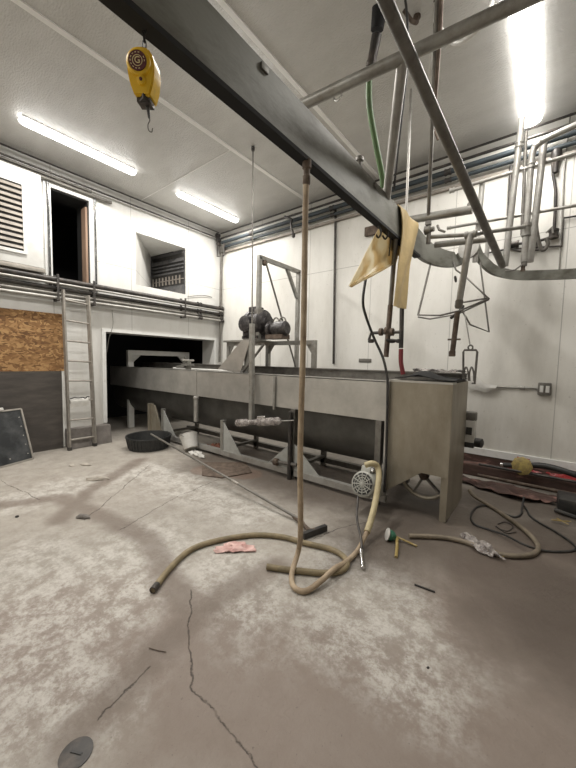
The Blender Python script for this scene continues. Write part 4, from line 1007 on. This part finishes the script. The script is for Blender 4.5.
# rods and cables hanging from the ceiling at the right
mb, dn = one('hanging_rod', 'galv_lt', 'thin pale rod hanging straight down behind the overhead pipes', 'rod')
p1 = pY(406, 218, 3.6); p0 = pY(414, 16, 3.6); p0 = p1+(p0-p1)*((H-p1.z)/(p0.z-p1.z)); mb.tube([p0, p1], wid(2.6, p1), 8); dn()
t = thing('hanging_rod', P2(428, 232, 3.65), 'dark brown hanging rod behind the crossing of the overhead pipes', 'rod')
p1 = P2(428, 226, 3.75); p0 = pD(437, 8, 2.4); p0 = p1+(p0-p1)*((H-p1.z)/(p0.z-p1.z)); build(MB().tube([p0, p1], wid(3.4, p1), 8), 'rod', 'galv_dk', t)
build(MB().tube([p0.lerp(p1, .02)+V(.03, -.02, 0), p0.lerp(p1, .25)+V(.035, -.02, 0), p0.lerp(p1, .5)+V(.02, -.02, 0)], .016, 8), 'sleeve', 'rust', t)
# white cable loop near the ceiling
mb, dn = one('white_cable', 'wplastic', 'white cable looped under the ceiling left of the wide bright light', 'cable')
mb.tube([pZ(436, 2, 4.28), pD(436, 20, 2.56), pD(441, 30, 2.64), pD(450, 43, 2.75), pD(462, 42, 2.74), pD(478, 30, 2.64), pD(488, 14, 2.52), pZ(492, 0, 4.28)], .020, 8, smooth=5); dn()
mb, dn = one('white_cable', 'wplastic', 'second white cable hanging beside the brown rod behind the overhead pipe', 'cable')
mb.tube([pZ(440, 4, 4.28), pD(438, 20, 2.56), pD(432, 50, 2.81), pD(430, 76, 3.06)], .016, 8, smooth=5); dn()
mb, dn = one('brown_cable', 'rust', 'brown cable with a curled end hanging below the overhead pipe', 'cable')
mb.tube([pZ(435, 0, 4.28), pD(434, 60, 2.90), pD(432, 100, 3.34), pD(433, 125, 3.50), pD(438, 140, 3.50)], .011, 8, smooth=5); dn()
mb, dn = one('black_cable', 'black', 'black cable hanging past the diagonal pipe near the top of the picture', 'cable')
mb.tube([pZ(402, -20, 4.28), pD(407, 15, 2.40), pD(408, 60, 2.45), pD(405, 90, 2.50), pD(398, 150, 2.60), pD(394, 190, 2.70)], .009, 8, smooth=5); dn()
mb, dn = one('ceiling_hook', 'rust', 'small rusty hook on the ceiling beside the diagonal pipe', 'hook')
c = pZ(417, 16, H); mb.tube([c, c+V(0, 0, -.05), c+V(-.02, -.08, -.08), c+V(-.05, -.16, -.05)], .016, 8, smooth=4); mb.lathe(c+V(0, 0, -.015), (0, 0, 1), [(.03, 0), (.03, .015)], 10); dn()
# green hose with black handle
t = thing('green_hose', pD(383, 184, 3.0), 'green hose with a black spray handle hanging from the ceiling', 'hose')
hp = [(380, 8, 2.55), (377, 30, 2.6), (373.5, 50, 2.65)]
build(MB().tube([pD(*hp[0]), pD(*hp[1])], [.062, .050], 14), 'handle', 'bag', t)
build(MB().lathe(pD(377, 33, 2.6), pD(373.5, 52, 2.65)-pD(377, 33, 2.6), [(.028, 0), (.040, .01), (.036, .16), (.042, .17), (.042, .20), (.024, .21)], 12), 'grip', 'blackiron', t)
build(MB().lathe(pD(373, 52, 2.66), pD(371.5, 62, 2.68)-pD(373, 52, 2.66), [(.03, 0), (.034, .005), (.034, .03), (.02, .035), (.02, .06), (.028, .065), (.028, .08)], 12), 'ferrule', 'black', t)
build(MB().tube([pZ(380, -10, 4.29), pD(380, 10, 2.55)], .012, 8), 'supply_line', 'black', t)
build(MB().tube([pD(371.5, 61, 2.68), pD(369, 84, 2.72), pD(370, 110, 2.8), pD(376, 145, 2.9), pD(382, 175, 3.0), pD(383, 188, 3.05)], .026, 12, smooth=6), 'hose', 'hose_g', t)

# ================================================================== HOSES AND THINGS ON THE FLOOR
def fl(x, y, z=.02): return pZ(x, y, z)
mb, dn = one('brown_hose', 'hose_b', 'long brown hose hanging from the rail, looping on the floor to the small motor', 'hose')
hr = .0175
pts = [V(-1.17, 1.62, zb0+.0), V(-1.172, 1.62, 2.3), V(-1.165, 1.62, 1.6), V(-1.175, 1.63, .9), V(-1.18, 1.66, .42), pZ(299, 548, .14), pZ(292, 573, .03), pZ(294, 587, .018), pZ(306, 591, .018), pZ(322, 580, .04), pZ(334, 569, .055), pZ(346, 562, .03), pZ(358, 550, .018), pD(367, 532, 2.66)]
pp = spline(pts, 7); mb.tube(pp, [hr*(1 if k % 2 else 1.07) for k in range(len(pp))], 12); hs = dn()
build(MB().lathe((-1.17, 1.62, zb0-.14), (0, 0, 1), [(hr, 0), (hr*1.35, .01), (hr*1.35, .05), (hr*1.1, .055), (hr*1.1, .09), (hr*1.5, .095), (hr*1.5, .14)], 12), 'end_fitting', 'rust', hs)
hp_ = spline([pZ(358, 550, .018), pD(367, 532, 2.66), pD(374, 508, 2.80), pD(378.5, 482, 2.93), pD(378, 468, 3.0), pD(373, 463.5, 3.0), pD(365, 465, 3.02)], 7)
build(MB().tube(hp_[7:], [.026*(1 if k % 2 else 1.05) for k in range(len(hp_)-7)], 12), 'hose_end', 'hose_y', hs, label='thicker cream length by the motor')
mb, dn = one('floor_hose', 'hose', 'thick olive hose lying in a wide curve on the floor, cut end at left', 'hose')
r_ = .020
pts = [pZ(x, y, r_) for x, y in ((153, 590), (172, 566), (192, 549), (220, 540), (255, 535), (283, 537), (305, 543), (330, 549), (343, 556))]+[pZ(347, 564, r_), pZ(340, 571, r_), pZ(322, 573, r_), pZ(300, 571, r_), pZ(282, 569, r_), pZ(267, 566.5, r_)]
pp = spline(pts, 6); mb.tube(pp, [r_*(1 if k % 2 else 1.05) for k in range(len(pp))], 12); o = dn()
build(MB().lathe(pts[0], pts[0]-pts[1], [(r_*1.02, -.05), (r_*1.1, -.045), (r_*1.1, .004), (r_*.8, .006), (r_*.75, -.02)], 14), 'cut_end', 'blackiron', o)

# small grey motor hung on the hose by the tank frame
mc = pD(364, 484, 3.12); t = thing('small_motor', mc, 'small grey electric motor with a round fan grille propped at the tank frame', 'motor')
ax = ((CAM-mc).normalized()+V(-.45, -.1, 0)); ax.normalize(); rm = .128
build(MB().lathe(mc-ax*.20, ax, [(.05, 0), (.10, .01), (.115, .03), (.115, .14), (rm, .145), (rm, .20), (rm*.93, .225), (rm*.8, .235), (rm*.78, .228), (0, .228)], 26), 'body', 'motor', t)
fc = mc+ax*.03
build(MB().lathe(fc, ax, [(rm*.78, 0), (rm*.78, .003), (0, .003)], 26), 'fan_opening', 'black', t)
u2 = V(0, 0, 1).cross(ax).normalized(); v2 = ax.cross(u2)
mb = MB()
for rr in (.25, .44, .62): mb.tube([fc+ax*.008+(u2*math.cos(a)+v2*math.sin(a))*rm*rr for a in [2*math.pi*i/24 for i in range(25)]], .0042, 6, cap=False)
for i in range(6):
    a = math.pi*i/6+.2; d = u2*math.cos(a)+v2*math.sin(a); mb.tube([fc+ax*.009-d*rm*.78, fc+ax*.009+d*rm*.78], .0055, 6)
mb.lathe(fc+ax*.003, ax, [(.02, 0), (.02, .01), (0, .012)], 12)
build(mb, 'fan_grille', 'motor', t)
build(MB().obox(mc-ax*.08+V(0, 0, .135), (.10, .12, .09), Matrix((u2, ax, v2)).transposed(), .012), 'terminal_box', 'motor', t)
build(MB().lathe(mc-ax*.06+V(.0, 0, .15)+u2*.04, u2, [(.02, 0), (.026, .004), (.026, .03), (.018, .034)], 12), 'cable_gland', 'chrome', t)
build(MB().obox(mc-ax*.22+V(0, .0, -.02), (.16, .14, .12), Matrix((u2, ax, v2)).transposed(), .01), 'mounting_bracket', 'motor', t)
mb, dn = one('spray_lance', 'blackiron', 'dark hose lance with a chrome tip hanging under the small motor', 'lance')
lz = [pD(358, 497, 3.0), pD(357, 518, 2.78), pD(361, 538, 2.55), pZ(362, 553, .04)]
mb.tube(lz, .010, 8, smooth=5); o = dn()
build(MB().tube([pZ(361, 550, .05), pZ(363, 568, .018)], .014, 10), 'chrome_tip', 'chrome', o, label='chrome tip')

# squeegee with a long handle
t = thing('floor_squeegee', pZ(300, 530, 0), 'long-handled floor squeegee with a black blade lying on the floor', 'squeegee')
s0, s1 = pZ(160, 436, .30), pZ(301, 520, .03)
s0 = pZ(151, 434, .32)
build(MB().tube([s0, s1], .013, 8), 'handle', 'galv_dk', t)
build(MB().lathe(s0.lerp(s1, .66), (s1-s0), [(.013, 0), (.019, .01), (.019, .10), (.013, .11)], 10), 'ferrule', 'alu', t)
b0, b1 = pZ(303, 536, .03), pZ(326, 527.5, .03)
build(MB().bar(b0, b1, .035, .05), 'blade', 'black', t, smooth=False)
build(MB().tube([s1, pZ(308, 530, .04), (b0+b1)/2+V(0, 0, .015)], .014, 8), 'socket', 'rust', t)
build(MB().bar(pZ(293, 515.5, .03), pZ(309, 530, .03), .03, .02), 'bracket', 'rust', t, smooth=False)

# black tub
tc_ = pZ(149, 447.5, 0)
t = thing('black_tub', tc_, 'round black rubber tub on the floor in front of the big opening', 'tub')
n = 36
mb = MB(); rows = []
for rr, zz in ((0, .012), (.26, .012), (.285, .03), (.325, .205), (.345, .21), (.35, .19), (.335, .185), (.295, .0), (0, 0)):
    rows.append((rr, zz))
mb.lathe(tc_, (0, 0, 1), rows, n); build(mb, 'bowl', 'tub', t)
mb = MB()
for k in range(36):
    a = 2*math.pi*k/36; mb.bar(tc_+V(math.cos(a)*.305, math.sin(a)*.305, .02), tc_+V(math.cos(a)*.337, math.sin(a)*.337, .18), .012, .008)
build(mb, 'ribs', 'tub', t, smooth=False)
# white cup tipped over
c0 = pZ(190, 450, .01)+V(-.0, .0, 0); t = thing('white_bucket', c0, 'small white plastic bucket tipped over beside the black tub', 'bucket')
axc = V(-.45, .1, .8).normalized()
mb = MB(); mb.lathe(c0+V(.05, -.02, .07)-axc*.02, axc, [(0, -.01), (.105, -.01), (.14, .21), (.147, .215), (.14, .22), (.135, .21), (.098, 0), (0, 0)], 22)
build(mb, 'bowl', 'wplastic', t)
build(MB().tube([c0+V(-.1, .05, .16), c0+V(-.2, .0, .22), c0+V(-.1, -.12, .26), c0+V(.05, -.15, .25)], .006, 6, smooth=4), 'wire_handle', 'galv', t)

def rag(name, m, label, cx, cy, sx, sy, h, seed, rot=0, z0=.002, n=18, th=.006):
    c = pZ(cx, cy, 0) if not isinstance(cx, Vector) else cx
    mb = MB(); rows = []; R3 = Matrix.Rotation(rot, 3, 'Z')
    for j in range(n):
        row = []
        for i in range(n):
            u, v = i/(n-1)*2-1, j/(n-1)*2-1
            rr = math.sqrt(u*u+v*v); ang = math.atan2(v, u)
            k = 1/max(abs(math.cos(ang)), abs(math.sin(ang))) if rr > 0 else 1
            u2_, v2_ = u/k*(1+.18*math.sin(3*ang+seed)+.12*math.sin(7*ang+seed*2)), v/k*(1+.18*math.sin(3*ang+seed)+.12*math.sin(7*ang+seed*2))
            zz = h*(.35+.65*noise.noise(V(u*2.3+seed, v*2.3, seed)))*max(0, 1-rr*rr*.35)+h*.25*abs(noise.noise(V(u*6, v*6, seed)))
            row.append(c+R3 @ V(u2_*sx, v2_*sy, 0)+V(0, 0, z0+max(0, zz)))
        rows.append(row)
    mb.grid(rows, th); return build(mb, name, m, None, label, 'rag')
rag('pink_rag', 'pink', 'crumpled pink rag on the floor inside the curve of the olive hose', 235, 549, .15, .065, .05, 3, .75)
rag('brown_rag', 'brownrag', 'brown cloth lying on the frame under the tank beside the white rag', V(-4.05, 3.30, .0), 0, .16, .12, .16, 5, .3)
rag('white_rag', 'wplastic', 'dirty white rag lying in front of the tank frame right of the bucket', V(-4.1, 3.0, 0), 0, .22, .07, .07, 8, -.2)
rag('red_rag', 'redrag', 'red and pink cloth lying on the wall base at the right edge', V(.36, B-.11, .152), 0, .30, .075, .10, 2, 0, z0=.0)
rag('red_rag', 'redrag', 'narrow red cloth behind the yellow-capped tool on the wall base', V(-.12, B-.07, .152), 0, .16, .03, .05, 11, 0, z0=.0)

# debris on the floor
def chunk(name, m, label, px, py, sx, sy, sz, seed, rot=0):
    c = pZ(px, py, 0); mb = MB(); bmesh.ops.create_icosphere(mb.bm, subdivisions=2, radius=1)
    R3 = Matrix.Rotation(rot, 3, 'Z')
    for v in mb.bm.verts:
        k = 1+.35*noise.noise(v.co*1.6+V(seed, 0, 0)); q = v.co*k; q = V(q.x*sx, q.y*sy, max(-.3, q.z)*sz)
        v.co = c+R3 @ q+V(0, 0, .3*sz)
    return build(mb, name, m, None, label, 'debris', smooth=False)
chunk('concrete_chunk', 'chip', 'flat pale concrete chunk on the floor in front of the ladder', 97, 480, .13, .035, .035, 1, .9)
chunk('concrete_chunk', 'chip', 'largest of the pale chips nearest the foot of the ladder', 85, 465, .09, .04, .02, 4, .3)
chunk('concrete_chunk', 'chip', 'smallest pale chip between the ladder foot and the flat chunk', 72, 466, .05, .03, .015, 7, .3)
chunk('floor_debris', 'concrete', 'dark grey lump on the floor below the pale concrete chunks', 83, 518, .065, .028, .03, 2, .6)
chunk('floor_debris', 'stick', 'small black crumb on the damp floor at the far left', 17, 517, .018, .015, .012, 3)
chunk('floor_debris', 'stick', 'small black crumb on the floor in front of the loose stick', 428, 668, .009, .005, .005, 3, 1)
mb, dn = one('floor_stick', 'stick', 'short thin black stick on the floor right of the hose loop', 'stick'); mb.bar(pZ(414.5, 584.5, .006), pZ(435, 592, .006), .010, .008); dn()
mb, dn = one('wire_offcut', 'rust', 'thin brown wire offcut on the floor at the lower left', 'wire'); mb.tube([pZ(149, 648, .004), pZ(158, 650.5, .004), pZ(166, 652, .004)], .002, 6); dn()
# drain
dc = pZ(76, 754, 0); t = thing('floor_drain', dc, 'dark round drain cover in the floor at the bottom left corner', 'drain')
build(MB().lathe(dc, (0, 0, 1), [(.055, 0), (.055, .003), (.045, .0045), (0, .0045)], 24), 'cover', 'blackiron', t)
build(MB().bar(dc+V(-.02, -.01, .005), dc+V(.02, .012, .005), .008, .004), 'lifting_slot', 'black', t, smooth=False)

# green plug with yellow prongs
c = pZ(390, 535, .045); t = thing('green_plug', c, 'green and white plug with yellow tails on the floor below the tank corner', 'plug')
ax3 = V(-.7, -.5, .25).normalized()
build(MB().lathe(c-ax3*.03, ax3, [(.015, -.02), (.035, 0), (.043, .03), (.043, .040)], 18), 'body', 'green', t)
build(MB().lathe(c+ax3*.015, ax3, [(.043, 0), (.050, .004), (.050, .010), (.03, .014), (0, .010)], 18), 'face', 'wplastic', t)
build(MB().tube([c-ax3*.03, c-ax3*.10+V(0, 0, -.02)], .010, 8), 'neck', 'wplastic', t)
build(MB().tube([c-ax3*.06, pZ(397, 548, .02), pZ(396, 557, .01)], .012, 8), 'tail', 'ytape', t)
build(MB().tube([c-ax3*.07, pZ(406, 541, .02), pZ(417, 546, .01)], .008, 8), 'tail', 'ytape', t)

# hoses at the right
mb, dn = one('grey_hose', 'hose_gr', 'grey-brown hose on the floor curling round from behind the tank end', 'hose')
mb.tube([V(-.58, 3.95, .10), pZ(474, 496, .06), pZ(490, 506, .02), pZ(510, 519, .02), pZ(528, 533, .02), pZ(538, 546, .02), pZ(533, 554, .02), pZ(515, 556, .02), pZ(497, 553.5, .02), pZ(482, 549, .02), pZ(468, 543, .02), pZ(450, 538.5, .02), pZ(430, 536.5, .02), pZ(409, 536, .02)], .019, 10, smooth=6); dn()
rag('plastic_wrap', 'plastic', 'twist of clear plastic wrapped round the grey hose end', pZ(480, 549, .0), 0, .17, .055, .085, 6, -.6)
rag('yellow_label_scrap', 'ytape', 'yellow and white scrap at the clear plastic on the grey hose', pZ(496, 555.5, .0), 0, .045, .03, .055, 9, .2)
mb, dn = one('power_cable', 'black', 'thin black cord looping over the floor at the right', 'cord')
cr_ = .0095
cp = [(524, 497, .10), (522, 508, .02), (521, 514, cr_), (514, 517, cr_), (500, 512, cr_), (488, 506, cr_), (477, 507, cr_), (471, 515, cr_), (474, 524, cr_), (487, 529, cr_), (505, 535, .03), (525, 545, .045), (545, 551, cr_), (565, 551.5, cr_), (576, 549, cr_), (572, 543, cr_), (556, 532, cr_), (540, 523, cr_), (530, 516, cr_), (527, 510, cr_), (523, 505, .03)]
mb.tube([pZ(*p) for p in cp], cr_, 8, smooth=5); dn()
mb, dn = one('thin_cord', 'blackiron', 'thin tangled wire lying inside the black cord loop', 'wire')
mb.tube([pZ(*p, .006) for p in ((498, 524), (505, 522), (513, 526), (508, 531), (500, 529), (496, 526), (506, 533), (516, 532))], .004, 6, smooth=4); dn()
# tool with a yellow end
t = thing('yellow_capped_tool', pZ(522, 466, .2), 'black tool with a yellow octagonal cap lying on the wall base', 'tool')
c = pY(521.5, 466, B-.30); a8 = V(-.25, -1, .15).normalized(); u8 = V(0, 0, 1).cross(a8).normalized(); v8 = a8.cross(u8)
build(MB().lathe(c, a8, [(.10, -.05), (.11, -.02), (.11, .0), (.085, .012), (0, .012)], 8), 'cap', 'ycap', t)
build(MB().tube([pY(504, 465, B-.24), c-a8*.03], .03, 10), 'nozzle', 'black', t)
build(MB().lathe(pY(503, 464.5, B-.24), (-1, 0, 0), [(.02, 0), (.02, .03), (.01, .035)], 10), 'tip', 'chrome', t)
build(MB().tube([c-a8*.04, pY(545, 466, B-.24), pY(576, 475, B-.28), pY(640, 498, B-.3)], .034, 10, smooth=5), 'hose', 'black', t)
build(MB().bar(pY(517, 457, B-.24), pY(530, 460, B-.24), .012, .012), 'red_strip', 'redrag', t)
# pipes along the foot of the wall
run('floor_pipe', [(-.60, 4.70, .20), (RX-.02, 4.70, .20)], .016, 'blackiron', 'upper dark pipe running along the stained base of the back wall')
run('floor_pipe', [(-.60, 4.66, .07), (RX-.02, 4.66, .07)], .020, 'rust', 'lower rusty pipe running along the stained base of the back wall')
rag('dirt_heap', 'base', 'heap of dark wet dirt along the foot of the back wall', V(-.25, 4.45, 0), 0, .50, .17, .12, 12, 0)
# black bin bag / box at right edge
t = thing('black_crate', (.55, 4.2, 0), 'black crate cut off by the right edge, standing by the wall base', 'crate')
q = pZ(557, 513, 0)
build(MB().box((q.x, q.y, 0), (q.x+.5, q.y+.30, .15), .02), 'body', 'black', t)
build(MB().tube([V(q.x-.02, q.y-.01, .03), V(q.x+.12, q.y-.05, .02), V(q.x+.5, q.y-.06, .02)], .02, 8), 'rim_cable', 'black', t)
mb, dn = one('yellow_tie', 'ytape', 'small yellow ribbon tie in front of the black crate', 'ribbon')
c = pZ(562, 521, .03)
for a, ln2 in ((.4, .07), (2.2, .06), (3.4, .08), (5.4, .07)): mb.bar(c, c+V(math.cos(a)*ln2, math.sin(a)*ln2*.6, .012*math.sin(a*3)), .014, .006)
dn()
# small loose objects
mb, dn = one('brick_slab', 'rust', 'thin reddish slab lying on the floor in front of the tank frame', 'slab')
q = [pZ(202, 463, 0), pZ(246, 463, 0), pZ(252, 473, 0), pZ(222, 478.5, 0), pZ(202, 476, 0)]
mb.prism(q, (0, 0, .012)); dn()
for o_ in list(S.objects):
    if o_.type == 'MESH': o_.visible_camera = True
